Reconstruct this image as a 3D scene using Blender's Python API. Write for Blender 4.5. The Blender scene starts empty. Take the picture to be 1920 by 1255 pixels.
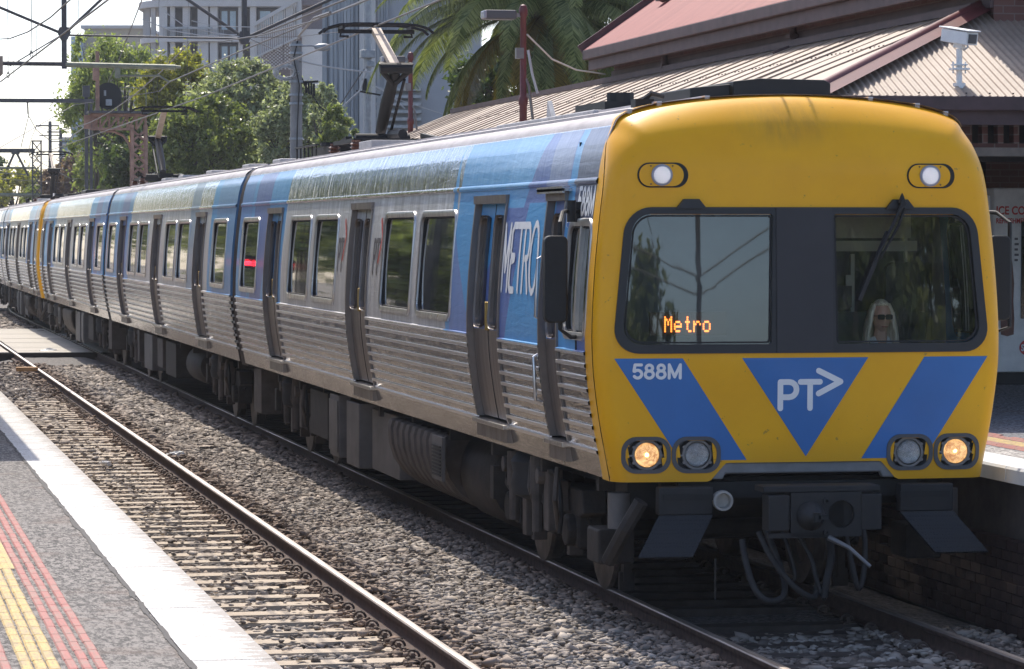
import bpy, bmesh, math, random
import numpy as np
from mathutils import Vector, Matrix
R = math.radians
random.seed(7)
rng = np.random.default_rng(7)
sc = bpy.context.scene
COL = sc.collection

# ------------------------------------------------------------------ camera, sky, sun, exposure
YAW = R(11.14); CY, SY = math.cos(YAW), math.sin(YAW)
CZ, FPX = 2.82, 6400.0
HOR = 437.0
cam = bpy.data.cameras.new('camera'); cam_o = bpy.data.objects.new('camera', cam); COL.objects.link(cam_o)
cam.sensor_width = 36; cam.lens = FPX / 1920 * 36; cam.clip_start = .1; cam.clip_end = 3000
cam_o.location = (0, 0, CZ)
cam_o.rotation_euler = (R(90) - math.atan((627.5 - HOR) / FPX), 0, -YAW)
sc.camera = cam_o
SUN_EL, SUN_AZ = 54.0, -4.0          # azimuth measured from +Y (the track direction) towards +X
world = bpy.data.worlds.new('World'); sc.world = world; world.use_nodes = True
wn = world.node_tree.nodes; wl = world.node_tree.links
sky = wn.new('ShaderNodeTexSky'); sky.sky_type = 'NISHITA'; sky.sun_disc = False
sky.sun_elevation = R(SUN_EL); sky.sun_rotation = R(SUN_AZ); sky.dust_density = 3.2; sky.air_density = .7; sky.ozone_density = .4; sky.altitude = 900
bg = wn['Background']; bg.inputs['Strength'].default_value = .15
wl.new(sky.outputs[0], bg.inputs[0])
sun = bpy.data.lights.new('sun', 'SUN'); sun.energy = 2.55; sun.angle = R(.5); sun.color = (1, .93, .82)
sun_o = bpy.data.objects.new('sun', sun); COL.objects.link(sun_o)
sd = Vector((math.sin(R(SUN_AZ)) * math.cos(R(SUN_EL)), math.cos(R(SUN_AZ)) * math.cos(R(SUN_EL)), math.sin(R(SUN_EL))))
sun_o.rotation_euler = (-sd).to_track_quat('-Z', 'Y').to_euler(); sun_o.location = (0, 60, 80)
sc.view_settings.view_transform = 'Standard'; sc.view_settings.look = 'None'
sc.view_settings.exposure = .9; sc.view_settings.gamma = 1; sc.view_settings.use_curve_mapping = False
sc.render.engine = 'CYCLES'
sc.cycles.max_bounces = 8; sc.cycles.transparent_max_bounces = 12
sc.cycles.sample_clamp_indirect = 6

# ------------------------------------------------------------------ helpers
def PT(px, py, d):
    """world point that photo pixel (px, py) shows at camera-axis depth d"""
    lat = (px - 960) / FPX * d
    return Vector((lat * CY + d * SY, d * CY - lat * SY, CZ - (py - HOR) / FPX * d))
def PXX(px, py, X):
    return PT(px, py, FPX * X / (CY * (px + 300)))

def empty(name, loc=(0, 0, 0), rz=0, parent=None):
    o = bpy.data.objects.new(name, None); COL.objects.link(o)
    o.location = loc; o.rotation_euler = (0, 0, rz); o.empty_display_size = .3
    if parent: o.parent = parent
    return o
def tag(o, label=None, cat=None, group=None, kind=None):
    if label: o['label'] = label
    if cat: o['category'] = cat
    if group: o['group'] = group
    if kind: o['kind'] = kind
    return o
def thing(name, label, cat, loc=(0, 0, 0), rz=0, group=None):
    return tag(empty(name, loc, rz), label, cat, group)
KIDS = {}
def copy_tree(o, parent=None):
    c = o.copy(); COL.objects.link(c); c.parent = parent
    for ch in list(o.children): copy_tree(ch, c)
    return c

class MB:
    def __init__(s): s.v = []; s.f = []; s.m = []; s.mi = 0
    def add(s, vs, fs):
        n = len(s.v); s.v += [tuple(p) for p in vs]
        s.f += [tuple(i + n for i in f) for f in fs]; s.m += [s.mi] * len(fs); return s
    def box(s, x0, x1, y0, y1, z0, z1):
        v = [(x, y, z) for z in (z0, z1) for y in (y0, y1) for x in (x0, x1)]
        return s.add(v, [(0, 2, 3, 1), (4, 5, 7, 6), (0, 1, 5, 4), (2, 6, 7, 3), (0, 4, 6, 2), (1, 3, 7, 5)])
    def cbox(s, c, size, M=None):
        h = [q / 2 for q in size]
        v = [Vector((x, y, z)) for z in (-h[2], h[2]) for y in (-h[1], h[1]) for x in (-h[0], h[0])]
        if M is not None: v = [M @ p for p in v]
        v = [p + Vector(c) for p in v]
        return s.add(v, [(0, 2, 3, 1), (4, 5, 7, 6), (0, 1, 5, 4), (2, 6, 7, 3), (0, 4, 6, 2), (1, 3, 7, 5)])
    def bar(s, a, b, w, h=None, up=(0, 0, 1)):
        a, b = Vector(a), Vector(b); d = b - a; L = d.length
        if L < 1e-6: return s
        d.normalize(); u = Vector(up)
        if abs(d.dot(u)) > .98: u = Vector((0, 1, 0))
        x = d.cross(u).normalized(); z = x.cross(d)
        M = Matrix((x, d, z)).transposed()
        return s.cbox((a + b) / 2, (w, L, h or w), M)
    def tube(s, pts, r, n=8, caps=True):
        pts = [Vector(p) for p in pts]; k = len(pts)
        rs = r if isinstance(r, (list, tuple)) else [r] * k
        t0 = (pts[1] - pts[0]).normalized()
        u = Vector((0, 0, 1)) if abs(t0.z) < .9 else Vector((1, 0, 0))
        x = t0.cross(u).normalized()
        vs = []
        for i, p in enumerate(pts):
            t = (pts[min(i + 1, k - 1)] - pts[max(i - 1, 0)])
            if t.length < 1e-9: t = t0
            t.normalize(); x = (x - t * x.dot(t)).normalized(); y = t.cross(x)
            for j in range(n):
                a = 2 * math.pi * j / n
                vs.append(p + (x * math.cos(a) + y * math.sin(a)) * rs[i])
        fs = [(i * n + j, i * n + (j + 1) % n, (i + 1) * n + (j + 1) % n, (i + 1) * n + j) for i in range(k - 1) for j in range(n)]
        if caps: fs += [tuple(range(n))[::-1], tuple(range((k - 1) * n, k * n))]
        return s.add(vs, fs)
    def cyl(s, a, b, r, n=16, r2=None): return s.tube([a, b], [r, r if r2 is None else r2], n)
    def lathe(s, prof, c=(0, 0, 0), axis='z', n=20):
        vs = []
        for (r, h) in prof:
            for j in range(n):
                a = 2 * math.pi * j / n; p = (r * math.cos(a), r * math.sin(a), h)
                if axis == 'x': p = (p[2], p[0], p[1])
                elif axis == 'y': p = (p[0], p[2], p[1])
                vs.append((p[0] + c[0], p[1] + c[1], p[2] + c[2]))
        k = len(prof)
        fs = [(i * n + j, i * n + (j + 1) % n, (i + 1) * n + (j + 1) % n, (i + 1) * n + j) for i in range(k - 1) for j in range(n)]
        if prof[0][0] > 1e-5: fs.append(tuple(range(n))[::-1])
        if prof[-1][0] > 1e-5: fs.append(tuple(range((k - 1) * n, k * n)))
        return s.add(vs, fs)
    def prism(s, poly, a, b, axis='y'):
        n = len(poly); vs = []
        for t in (a, b):
            for (p, q) in poly:
                vs.append({'y': (p, t, q), 'x': (t, p, q), 'z': (p, q, t)}[axis])
        fs = [tuple(range(n)), tuple(range(n, 2 * n))[::-1]] + [(i, i + n, (i + 1) % n + n, (i + 1) % n) for i in range(n)]
        return s.add(vs, fs)
    def grid(s, P, skip=None):
        a, b = len(P), len(P[0]); vs = [p for row in P for p in row]
        fs = [(i * b + j, i * b + j + 1, (i + 1) * b + j + 1, (i + 1) * b + j) for i in range(a - 1) for j in range(b - 1)
              if skip is None or not skip(i, j)]
        return s.add(vs, fs)
    def build(s, name, mat, parent=None, smooth=None, bevel=0, fix=True, loc=None):
        me = bpy.data.meshes.new(name); me.from_pydata(s.v, [], s.f)
        mats = mat if isinstance(mat, (list, tuple)) else [mat]
        for m in mats: me.materials.append(m)
        if len(mats) > 1: me.polygons.foreach_set('material_index', s.m)
        if fix:
            bm = bmesh.new(); bm.from_mesh(me); bmesh.ops.recalc_face_normals(bm, faces=bm.faces); bm.to_mesh(me); bm.free()
        if smooth is not None:
            me.polygons.foreach_set('use_smooth', [True] * len(me.polygons)); me.set_sharp_from_angle(angle=R(smooth))
        me.update()
        o = bpy.data.objects.new(name, me); COL.objects.link(o)
        if parent: o.parent = parent
        if loc is not None: o.location = loc
        if bevel:
            b = o.modifiers.new('bevel', 'BEVEL'); b.width = bevel; b.segments = 2; b.limit_method = 'ANGLE'; b.angle_limit = R(40)
        return o

# ------------------------------------------------------------------ materials
class NT:
    def __init__(s, name):
        s.mat = bpy.data.materials.new(name); s.mat.use_nodes = True
        s.t = s.mat.node_tree; s.n = s.t.nodes; s.l = s.t.links; s.b = s.n['Principled BSDF']
        s.tc = s.n.new('ShaderNodeTexCoord')
    def new(s, ty, **kw):
        x = s.n.new(ty)
        for k, v in kw.items(): setattr(x, k, v)
        return x
    def put(s, sock, v):
        if isinstance(v, bpy.types.NodeSocket): s.l.new(v, sock)
        elif isinstance(v, (tuple, list)) and len(v) == 3 and sock.type == 'RGBA': sock.default_value = (*v, 1)
        else: sock.default_value = v
    def math(s, op, a, b=0, c=None, clamp=False):
        x = s.new('ShaderNodeMath', operation=op); x.use_clamp = clamp
        s.put(x.inputs[0], a); s.put(x.inputs[1], b)
        if c is not None: s.put(x.inputs[2], c)
        return x.outputs[0]
    def coords(s, scale=(1, 1, 1), src='Object', loc=(0, 0, 0), rot=(0, 0, 0)):
        m = s.new('ShaderNodeMapping'); m.inputs['Scale'].default_value = scale; m.inputs['Location'].default_value = loc
        m.inputs['Rotation'].default_value = rot
        s.l.new(s.tc.outputs[src], m.inputs[0]); return m.outputs[0]
    def noise(s, vec, sc=5, det=4, rough=.55, dist=0):
        x = s.new('ShaderNodeTexNoise'); s.l.new(vec, x.inputs['Vector']); x.inputs['Scale'].default_value = sc
        x.inputs['Detail'].default_value = det; x.inputs['Roughness'].default_value = rough; x.inputs['Distortion'].default_value = dist
        return x.outputs['Fac']
    def ramp(s, f, a, b, ca=0., cb=1.):
        x = s.new('ShaderNodeMapRange'); s.put(x.inputs[0], f); x.inputs[1].default_value = a; x.inputs[2].default_value = b
        x.inputs[3].default_value = ca; x.inputs[4].default_value = cb; return x.outputs[0]
    def mix(s, f, a, b, mode='MIX'):
        x = s.new('ShaderNodeMix', data_type='RGBA', blend_type=mode); s.put(x.inputs[0], f); s.put(x.inputs[6], a); s.put(x.inputs[7], b)
        return x.outputs[2]
    def mixf(s, f, a, b):
        x = s.new('ShaderNodeMix', data_type='FLOAT'); s.put(x.inputs[0], f); s.put(x.inputs[2], a); s.put(x.inputs[3], b)
        return x.outputs[0]
    def bump(s, h, st=.3, dist=.02, prev=None):
        x = s.new('ShaderNodeBump'); x.inputs['Strength'].default_value = st; x.inputs['Distance'].default_value = dist
        s.l.new(h, x.inputs['Height'])
        if prev is not None: s.l.new(prev, x.inputs['Normal'])
        return x.outputs[0]
    def set(s, **kw):
        for k, v in kw.items(): s.put(s.b.inputs[k.replace('_', ' ')], v)
        return s
def mul(c, k): return tuple(min(1, q * k) for q in c)
def simple(name, col, rough=.6, metal=0, var=.2, vs=6, bump=0, bs=40, bd=.01, coat=0, dirt=0, dcol=(.05, .035, .025), src='Object', scale=(1, 1, 1)):
    t = NT(name); v = t.coords(scale, src)
    n = t.noise(v, vs, 5, .6)
    c = t.mix(t.ramp(n, .3, .7), mul(col, 1 - var), mul(col, 1 + var))
    if dirt:
        d = t.noise(v, vs * .45, 6, .7); c = t.mix(t.ramp(d, .5, .72, 0, dirt), c, dcol)
    t.set(Base_Color=c, Roughness=rough, Metallic=metal)
    if coat: t.set(Coat_Weight=coat, Coat_Roughness=.05)
    if bump: t.set(Normal=t.bump(t.noise(v, bs, 4), bump, bd))
    return t.mat
def emis(name, col, st, base=(.02, .02, .02)):
    t = NT(name); t.set(Base_Color=base, Emission_Color=col, Emission_Strength=st); return t.mat
MT = {}
MT['black'] = simple('black_paint', (.008, .008, .008), .6, var=.3, vs=9, bump=.1)
MT['dgrey'] = simple('dark_grey_paint', (.016, .0155, .016), .62, var=.25, vs=5, dirt=.3)
MT['under'] = simple('grimy_underframe', (.027, .022, .019), .72, var=.45, vs=7, bump=.4, bs=30, dirt=.5)
MT['under2'] = simple('dusty_cover_shaded_sleeper', (.088, .071, .06), .75, var=.35, vs=5, bump=.25, bs=25, dirt=.5)
MT['boxgrey'] = simple('dusty_grey_box_paint', (.135, .122, .113), .6, var=.25, vs=3, dirt=.5)
MT['rubber'] = simple('rubber', (.022, .021, .022), .75, var=.2)
MT['galv'] = simple('galvanised_steel', (.33, .34, .35), .5, .5, var=.2, vs=8)
MT['steelbright'] = simple('worn_bright_steel', (.62, .58, .54), .28, 1, var=.2, vs=30, dirt=.3)
MT['white'] = simple('white_paint', (.78, .78, .76), .5, var=.06)
MT['whitelet'] = simple('white_lettering_film', (.82, .82, .82), .4, var=.03)
MT['red'] = simple('red_lettering_film', (.55, .03, .03), .4, var=.05)
MT['greylet'] = simple('grey_lettering_film', (.10, .09, .10), .4, var=.05)
MT['concrete'] = simple('concrete_pole', (.27, .26, .25), .85, var=.18, vs=3, bump=.3, bs=30, dirt=.25)
MT['dsteel'] = simple('weathered_dark_steel', (.085, .082, .085), .6, .2, var=.3, vs=6)
MT['olive'] = simple('weathered_pipe_steel', (.24, .25, .19), .55, .2, var=.25, vs=6)
MT['rust'] = simple('rusty_faded_paint', (.34, .20, .145), .8, var=.35, vs=5, bump=.3, dirt=.45, dcol=(.09, .04, .03))
MT['maroon'] = simple('maroon_paint', (.13, .03, .03), .5, var=.2, vs=4)
MT['darkmaroon'] = simple('dark_maroon_timber', (.075, .043, .043), .65, var=.3, vs=4)
MT['wire'] = simple('copper_wire_tarnished', (.12, .11, .10), .5, .3, var=.1)
MT['palewire'] = simple('pale_cable', (.45, .45, .45), .6, var=.1)
# ------------------------------------------------------------------ ground, ballast, tracks
TX, NX = 6.835, 3.2            # track centres (train track, near track); rail top z = 0
PEDGE = 1.76                    # near platform edge
PZ, PZR = 1.06, 1.10
RX = 8.44                        # far platform edge
def ground_mat():
    t = NT('ballast_bed'); v = t.coords()
    vo = t.new('ShaderNodeTexVoronoi'); t.l.new(v, vo.inputs['Vector']); vo.inputs['Scale'].default_value = 22
    c = t.mix(t.ramp(t.noise(v, 25, 4), .3, .7), (.10, .09, .085), (.30, .28, .26))
    t.set(Base_Color=c, Roughness=.95, Normal=t.bump(vo.outputs['Distance'], 1, .03)); return t.mat
m = MB()
m.grid([[(x, y, -.42) for x in (-900, -40, 0, 60, 900)] for y in (-600, 0, 120, 1500)])
earth = simple('dry_earth', (.2, .17, .13), .95, var=.3, vs=.3, bump=.5, bs=2)
tag(m.build('ground', earth), kind='structure')
# ballast bed between the platforms (slightly undulating)
def bz(x, y):
    s = -.155
    for c in (NX, TX):
        if abs(x - c) < .62: s -= .035
    if NX + .95 < x < TX - .95: s += .055
    return s
xs = np.arange(1.5, 8.7, .2); ys = np.concatenate([np.arange(14, 70, .5), np.arange(70, 330, 4)])
m = MB(); m.grid([[(float(x), float(y), bz(x, y) - .03 + random.uniform(-.006, .006)) for x in xs] for y in ys])
m.build('ballast_bed', ground_mat(), smooth=60)['kind'] = 'structure'

# loose stones: one stuff object
def stones():
    ico = bmesh.new(); bmesh.ops.create_icosphere(ico, subdivisions=1, radius=1)
    base = np.array([v.co[:] for v in ico.verts]); fc = np.array([[v.index for v in f.verts] for f in ico.faces]); ico.free()
    temps = []
    for k in range(14):
        q = base * rng.uniform(.5, 1.35, (12, 1)); q[:, 2] *= .55; q[:, 0] *= rng.uniform(.85, 1.5); temps.append(q)
    temps = np.array(temps)
    pts = []
    def scatter(x0, x1, y0, y1, dens, smin, smax, skip=None):
        n = int((x1 - x0) * (y1 - y0) * dens)
        x = rng.uniform(x0, x1, n); y = rng.uniform(y0, y1, n); s = rng.uniform(smin, smax, n) * np.where(rng.random(n) < .12, 1.45, rng.uniform(.7, 1, n))
        ok = np.ones(n, bool)
        if skip is not None: ok = ~skip(x, y)
        pts.append(np.stack([x[ok], y[ok], s[ok]], 1))
    def railskip(x, y):
        r = np.zeros(len(x), bool)
        for c in (NX, TX):
            for q in (-.835, .835): r |= np.abs(x - c - q) < .075
        return r
    def slp(x, y):      # thin cover over the sleepers of the near track
        ph = (y - 21.0) / .62; on = np.abs(ph - np.round(ph)) < .215
        inn = (np.abs(x - NX) < 1.2) & (y < 62)
        return railskip(x, y) | (on & inn & (rng.random(len(x)) > .08)) | ((np.abs(np.abs(x - NX) - .835) < .17) & on & (y < 62))
    scatter(4.1, 6.05, 20.5, 45, 800, .021, .038, slp)
    scatter(4.1, 6.05, 45, 75, 330, .036, .058, slp)
    scatter(1.9, 4.1, 22, 45, 680, .02, .037, slp)
    scatter(2.2, 4.1, 45, 78, 330, .034, .052, slp)
    scatter(6.05, 8.4, 20.2, 24.5, 480, .028, .045, railskip)
    scatter(3.0, 6.1, 98, 150, 60, .06, .1, railskip)
    P = np.concatenate(pts); n = len(P)
    tid = rng.integers(0, len(temps), n); a = rng.uniform(0, 2 * math.pi, n)
    T = temps[tid]
    tilt = rng.uniform(-.5, .5, n)
    z2 = T[:, :, 2] * np.cos(tilt)[:, None] + T[:, :, 0] * np.sin(tilt)[:, None]
    x2 = T[:, :, 0] * np.cos(tilt)[:, None] - T[:, :, 2] * np.sin(tilt)[:, None]
    X = x2 * np.cos(a)[:, None] - T[:, :, 1] * np.sin(a)[:, None]
    Y = x2 * np.sin(a)[:, None] + T[:, :, 1] * np.cos(a)[:, None]
    zb = np.array([bz(x, y) for x, y in P[:, :2]])
    inn = np.abs(P[:, 0] - NX) < 1.2
    ph = (P[:, 1] - 21.0) / .62; on = (np.abs(ph - np.round(ph)) < .2) & inn
    zz = zb + rng.uniform(-.02, .022, n) + np.where(on, .045, np.where(inn & (P[:, 1] < 60), -.006, 0))
    V = np.stack([X * P[:, 2:3] + P[:, 0:1], Y * P[:, 2:3] + P[:, 1:2], z2 * P[:, 2:3] + zz[:, None]], 2).reshape(-1, 3)
    F = (fc[None] + (np.arange(n) * 12)[:, None, None]).reshape(-1, 3)
    me = bpy.data.meshes.new('ballast_stones')
    me.vertices.add(len(V)); me.vertices.foreach_set('co', V.ravel())
    me.loops.add(F.size); me.loops.foreach_set('vertex_index', F.ravel())
    me.polygons.add(len(F)); me.polygons.foreach_set('loop_start', np.arange(len(F)) * 3)
    me.update(calc_edges=True)
    t = NT('crushed_stone'); g = t.new('ShaderNodeNewGeometry'); v = t.coords()
    c = t.mix(g.outputs['Random Per Island'], (.12, .10, .085), (.52, .455, .39))
    br = t.ramp(t.noise(v, 1.2, 3), .45, .75, 0, .55)
    # rusty brake dust gathers beside the rails
    sx = t.new('ShaderNodeSeparateXYZ'); t.l.new(v, sx.inputs[0])
    d = t.math('MINIMUM', t.math('ABSOLUTE', t.math('SUBTRACT', sx.outputs[0], NX + .835)), t.math('ABSOLUTE', t.math('SUBTRACT', sx.outputs[0], TX - .835)))
    near = t.ramp(d, .08, .6, .95, 0)
    c = t.mix(t.math('MAXIMUM', br, near), c, t.mix(1, c, (.62, .47, .38), 'MULTIPLY'))
    t.set(Base_Color=c, Roughness=.9)
    me.materials.append(t.mat)
    o = bpy.data.objects.new('ballast_stones', me); COL.objects.link(o)
    tag(o, 'grey crushed stone ballast lying between and beside the tracks', 'gravel', kind='stuff')
    return n
stones()

# tracks
def rail_mat():
    t = NT('rail_steel'); v = t.coords(); sx = t.new('ShaderNodeSeparateXYZ'); t.l.new(v, sx.inputs[0])
    n = t.noise(v, 14, 5)
    rust = t.mix(t.ramp(n, .3, .7), (.045, .026, .02), (.11, .065, .048))
    top = t.ramp(sx.outputs[2], -.013, -.007)
    nl = t.noise(t.coords((14, .3, 1)), 5, 3)
    pol = t.mix(t.ramp(nl, .35, .65), (.34, .29, .25), (.62, .56, .50))
    t.set(Base_Color=t.mix(top, rust, pol), Metallic=t.mixf(top, 0., .85), Roughness=t.mixf(top, .85, .42)); return t.mat
MT['rail'] = rail_mat()
MT['sleeper'] = simple('concrete_sleeper', (.50, .42, .33), .9, var=.16, vs=5, bump=.3, bs=60, dirt=.35, dcol=(.2, .14, .1))
MT['clip'] = simple('rail_clip_iron', (.10, .07, .055), .75, var=.4)
def rail_prof(): # head, web, foot
    h = [(-.075, -.158), (-.075, -.146), (-.02, -.128), (-.009, -.11), (-.009, -.05), (-.034, -.038), (-.036, -.012), (-.027, -.002), (-.012, 0)]
    return h + [(-x, z) for x, z in h[::-1]]
def curve_x(y):   # beyond the cars the line bends right
    return 0 if y < 118 else .0016 * (y - 118) ** 2
def track(cx, name, y0):
    tr = tag(empty(name, (cx, 0, 0)), kind='structure')
    for q in (-.835, .835):
        m = MB(); ys_ = [y0, 60, 118] + list(range(124, 320, 8))
        pr = rail_prof(); m.grid([[(q + p[0] + curve_x(y), y, p[1]) for p in pr] for y in ys_])
        o = m.build('rail', MT['rail'], tr, smooth=35)
        o.name = 'rail'
    return tr
nt = track(NX, 'railway_track', 12); tt = track(TX, 'railway_track', 12)
m = MB(); m.prism([(-1.25, -.23), (-1.25, -.168), (-1.22, -.16), (1.22, -.16), (1.25, -.168), (1.25, -.23)], -.115, .115)
sl = m.build('sleeper', MT['sleeper'], nt, loc=(0, 21, 0))
for k in range(1, 72):
    o = sl.copy(); COL.objects.link(o); o.location = (random.uniform(-.01, .01), 21 + .62 * k, random.uniform(-.004, .004)); o.rotation_euler = (random.uniform(-.02, .02), random.uniform(-.004, .004), random.uniform(-.01, .01))
sld = sl.data.copy(); sld.materials[0] = MT['under2']  # train track sleepers darkened, the train's shade put into their colour
for k in range(0, 9):
    o = sl.copy(); COL.objects.link(o); o.parent = tt; o.data = sld; o.location = (0, 20.1 + .62 * k, 0)
m = MB()
for k in range(10, 90): m.box(-1.25, 1.25, 20.1 + .62 * k - .11, 20.1 + .62 * k + .11, -.23, -.162)
m.build('sleepers', MT['under2'], tt)['kind'] = 'stuff'  # shade under the train put into the colour here too
# spring clips on both sides of each rail
def clips(tr, y0, n, sides):
    m = MB()
    for k in range(n):
        y = y0 + .62 * k
        for q in sides:
            x = q
            for s in (-1, 1):
                xx = x + s * .115
                arc = [(xx + .045 * math.cos(a) * s, y + .045 * math.cos(a) * .3 + .03, -.148 + .05 * math.sin(a)) for a in np.linspace(-.2, 3.3, 8)]
                m.tube(arc, .0105, 5)
                m.cyl((xx + .01 * s, y - .055, -.128), (xx + .01 * s, y + .05, -.128), .02, 6)
                m.box(xx - .05, xx + .05, y - .06, y + .06, -.16, -.146)
    m.build('rail_clips', MT['clip'], tr)['kind'] = 'stuff'
clips(nt, 21, 70, (.835, -.835)); clips(tt, 20.1, 90, (-.835, .835))

# road crossing made of planks
cr = tag(empty('level_crossing', (0, 81.5, 0)), kind='structure')
cm = simple('weathered_crossing_planks', (.52, .48, .42), .9, var=.14, vs=1.2, bump=.3, dirt=.2)
plank_y = [0]
y = 0
while y < 21: 
    plank_y.append(y); y += 1.05
pm = None
for (a, b) in ((NX - .72, NX + .72), (NX + .93, TX - .93), (-1.0, NX - .93), (TX - .72, TX + .72)):
    for k in range(19):
        m = MB(); w = b - a
        m.box(0, w, 0, 1.02, -.3, -.004 + random.uniform(-.006, .004))
        m.build('plank', cm, cr, loc=(a, 1.06 * k, 0), bevel=.006)
m = MB(); m.box(-1, 8.4, -.09, -.01, -.4, -.02)
m.build('edge_beam', MT['under'], cr)

# ------------------------------------------------------------------ near platform
def asphalt(name, col=(.2, .19, .19)):
    t = NT(name); v = t.coords()
    n = t.noise(t.coords((1, .3, 1)), 42, 4, .8); big = t.noise(v, .8, 4)
    c = t.mix(t.ramp(n, .44, .56), mul(col, .3), mul(col, 2.1))
    c = t.mix(t.ramp(big, .35, .7, 0, .35), c, mul(col, 1.4)); c = t.mix(t.ramp(t.noise(v, 1.7, 5, .65), .55, .68, 0, .45), c, (.16, .10, .07))
    g = t.noise(v, 90, 2)
    t.set(Base_Color=c, Roughness=.85, Normal=t.bump(g, .6, .01)); return t.mat
def worn_paint():
    t = NT('worn_white_edge_paint'); v = t.coords(); sx = t.new('ShaderNodeSeparateXYZ'); t.l.new(v, sx.inputs[0])
    streak = t.noise(t.coords((1.5, 4.5, 1)), 3, 6, .8)
    spk = t.noise(t.coords((1, .3, 1)), 75, 3, .75)
    # paint wears off towards the platform edge
    e = t.ramp(sx.outputs[0], -.16, .03, 0, 1)
    streak = t.ramp(streak, .3, .7)
    wear = t.math('ADD', t.math('MULTIPLY', e, .42), t.math('MULTIPLY', spk, .3))
    f = t.math('GREATER_THAN', t.math('ADD', wear, t.math('MULTIPLY', streak, .55)), .62)
    f2 = t.ramp(t.math('ADD', spk, t.math('MULTIPLY', streak, .3)), .62, .80, 0, .75)
    pc = t.mix(t.ramp(t.noise(v, 2, 3), .3, .7), (.50, .48, .45), (.66, .64, .61))
    c = t.mix(t.math('MAXIMUM', f, f2), pc, (.33, .29, .25))
    t.set(Base_Color=c, Roughness=.65, Normal=t.bump(spk, .5, .006)); return t.mat
pl = tag(empty('platform', (PEDGE, 0, 0)), kind='structure')
m = MB(); m.box(-6, -.36, -12, 160, -.4, PZ - .03); m.build('platform_slab', MT['concrete'], pl)
m = MB(); m.grid([[(x, y, PZ - .001) for x in (-6, -.36)] for y in (-12, 160)]); m.build('platform_surface', asphalt('platform_asphalt', (.135, .122, .11)), pl)
cop = simple('edge_coping', (.36, .33, .30), .85, var=.2)
wp = worn_paint()
for k in range(52):
    m = MB(); m.mi = 1; m.prism([(-.355, PZ - .22), (0, PZ - .22), (0, PZ - .015), (-.012, PZ), (-.355, PZ)], 0, 1.985)
    o = m.build('coping_slab', [cop, wp], pl, loc=(0, 12 + 2 * k, 0)); 
m = MB()  # ragged joint line between slab and asphalt
pts = [(-.37 + random.uniform(-.008, .008), 12 + .25 * k) for k in range(500)]
for (a, b) in zip(pts[:-1], pts[1:]):
    w = random.uniform(.006, .018); m.add([(a[0] - w, a[1], PZ + .003), (a[0] + w, a[1], PZ + .003), (b[0] + w, b[1], PZ + .003), (b[0] - w, b[1], PZ + .003)], [(0, 1, 2, 3)])
m.build('joint_crack', MT['under'], pl)
def ribbed(name, col, dirt=.5):
    t = NT(name); v = t.coords(); w = t.noise(t.coords((30, 6, 1)), 3, 5, .7)
    c = t.mix(t.ramp(w, .48, .62, 0, dirt), col, (.23, .17, .14)); c = t.mix(t.ramp(t.noise(t.coords((1, .5, 1)), 9, 5, .75), .45, .65, 0, .6), c, (.30, .24, .19))
    t.set(Base_Color=c, Roughness=.75, Normal=t.bump(t.noise(t.coords((2, 60, 1)), 3, 2), .4, .006)); return t.mat
MT['tacred'] = ribbed('red_tactile', (.42, .15, .125)); MT['tacyel'] = ribbed('yellow_tactile', (.60, .43, .16), .55)
def tactile(parent, z, sgn, off=0):
    """bars of one side's tactile paving, x measured from the platform edge inwards"""
    tp = empty('tactile_paving', (0, 0, 0), parent=parent)
    for nm, mt, xs_ in (('red_bars', 'tacred', (.725, .785, .845, 1.11, 1.17, 1.23)), ('yellow_bars', 'tacyel', (.915, .97, 1.025))):
        m = MB()
        for x in xs_:
            wd = .021 if nm == 'red_bars' else .024
            y = 12.0
            while y < 48:
                L = .29
                if random.random() > .04:
                    xx = sgn * x + random.uniform(-.002, .002)
                    m.prism([(xx - wd, z), (xx - wd * .7, z + .006), (xx + wd * .7, z + .006), (xx + wd, z)], y, y + L)
                y += .30
        o = m.build(nm, MT[mt], tp); o['kind'] = 'stuff'
tactile(pl, PZ, -1)
m = MB(); m.box(-1.04, -.87, 18, 120, PZ - .01, PZ + .003); m.build('yellow_line', MT['tacyel'], pl)
m = MB(); m.box(-.86, -.67, 48, 120, PZ - .01, PZ + .003); m.build('red_line', MT['tacred'], pl)
m = MB(); m.box(-.02, 0, 10, 160, -.3, PZ - .22); m.build('platform_face', MT['concrete'], pl)

# ------------------------------------------------------------------ far platform
pr_ = tag(empty('platform', (RX, 0, 0)), kind='structure')
m = MB(); m.box(.25, 16, 10, 200, -.4, PZR - .03); m.build('platform_slab', MT['concrete'], pr_)
m = MB(); m.grid([[(x, y, PZR - .001) for x in (.40, 16)] for y in (10, 200)]); m.build('platform_surface', asphalt('platform_asphalt_dark', (.13, .13, .14)), pr_)
m = MB(); m.grid([[(x, y, PZR + .001) for x in (.40, .66)] for y in (10, 60)]); m.build('gravel_strip', asphalt('light_asphalt', (.3, .28, .26)), pr_)
for k in range(14):
    m = MB(); m.mi = 1; m.prism([(0, PZR - .12), (.4, PZR - .12), (.4, PZR), (.012, PZR), (0, PZR - .02)], 0, 1.985)
    m.build('coping_slab', [cop, MT['white']], pr_, loc=(0, 14 + 2 * k, 0))
tactile(pr_, PZR, 1)
brk = simple('platform_face_brick', (.06, .031, .027), .9, var=.35, vs=4, bump=.3, dirt=.4)
m = MB(); m.box(.135, .25, 10, 200, -.4, PZR - .125); m.build('mortar_backing', simple('mortar', (.12, .1, .09), .95), pr_)
m = MB(); m.box(0, .11, 0, .222, 0, .069); b0 = None
cnt = 0
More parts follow.
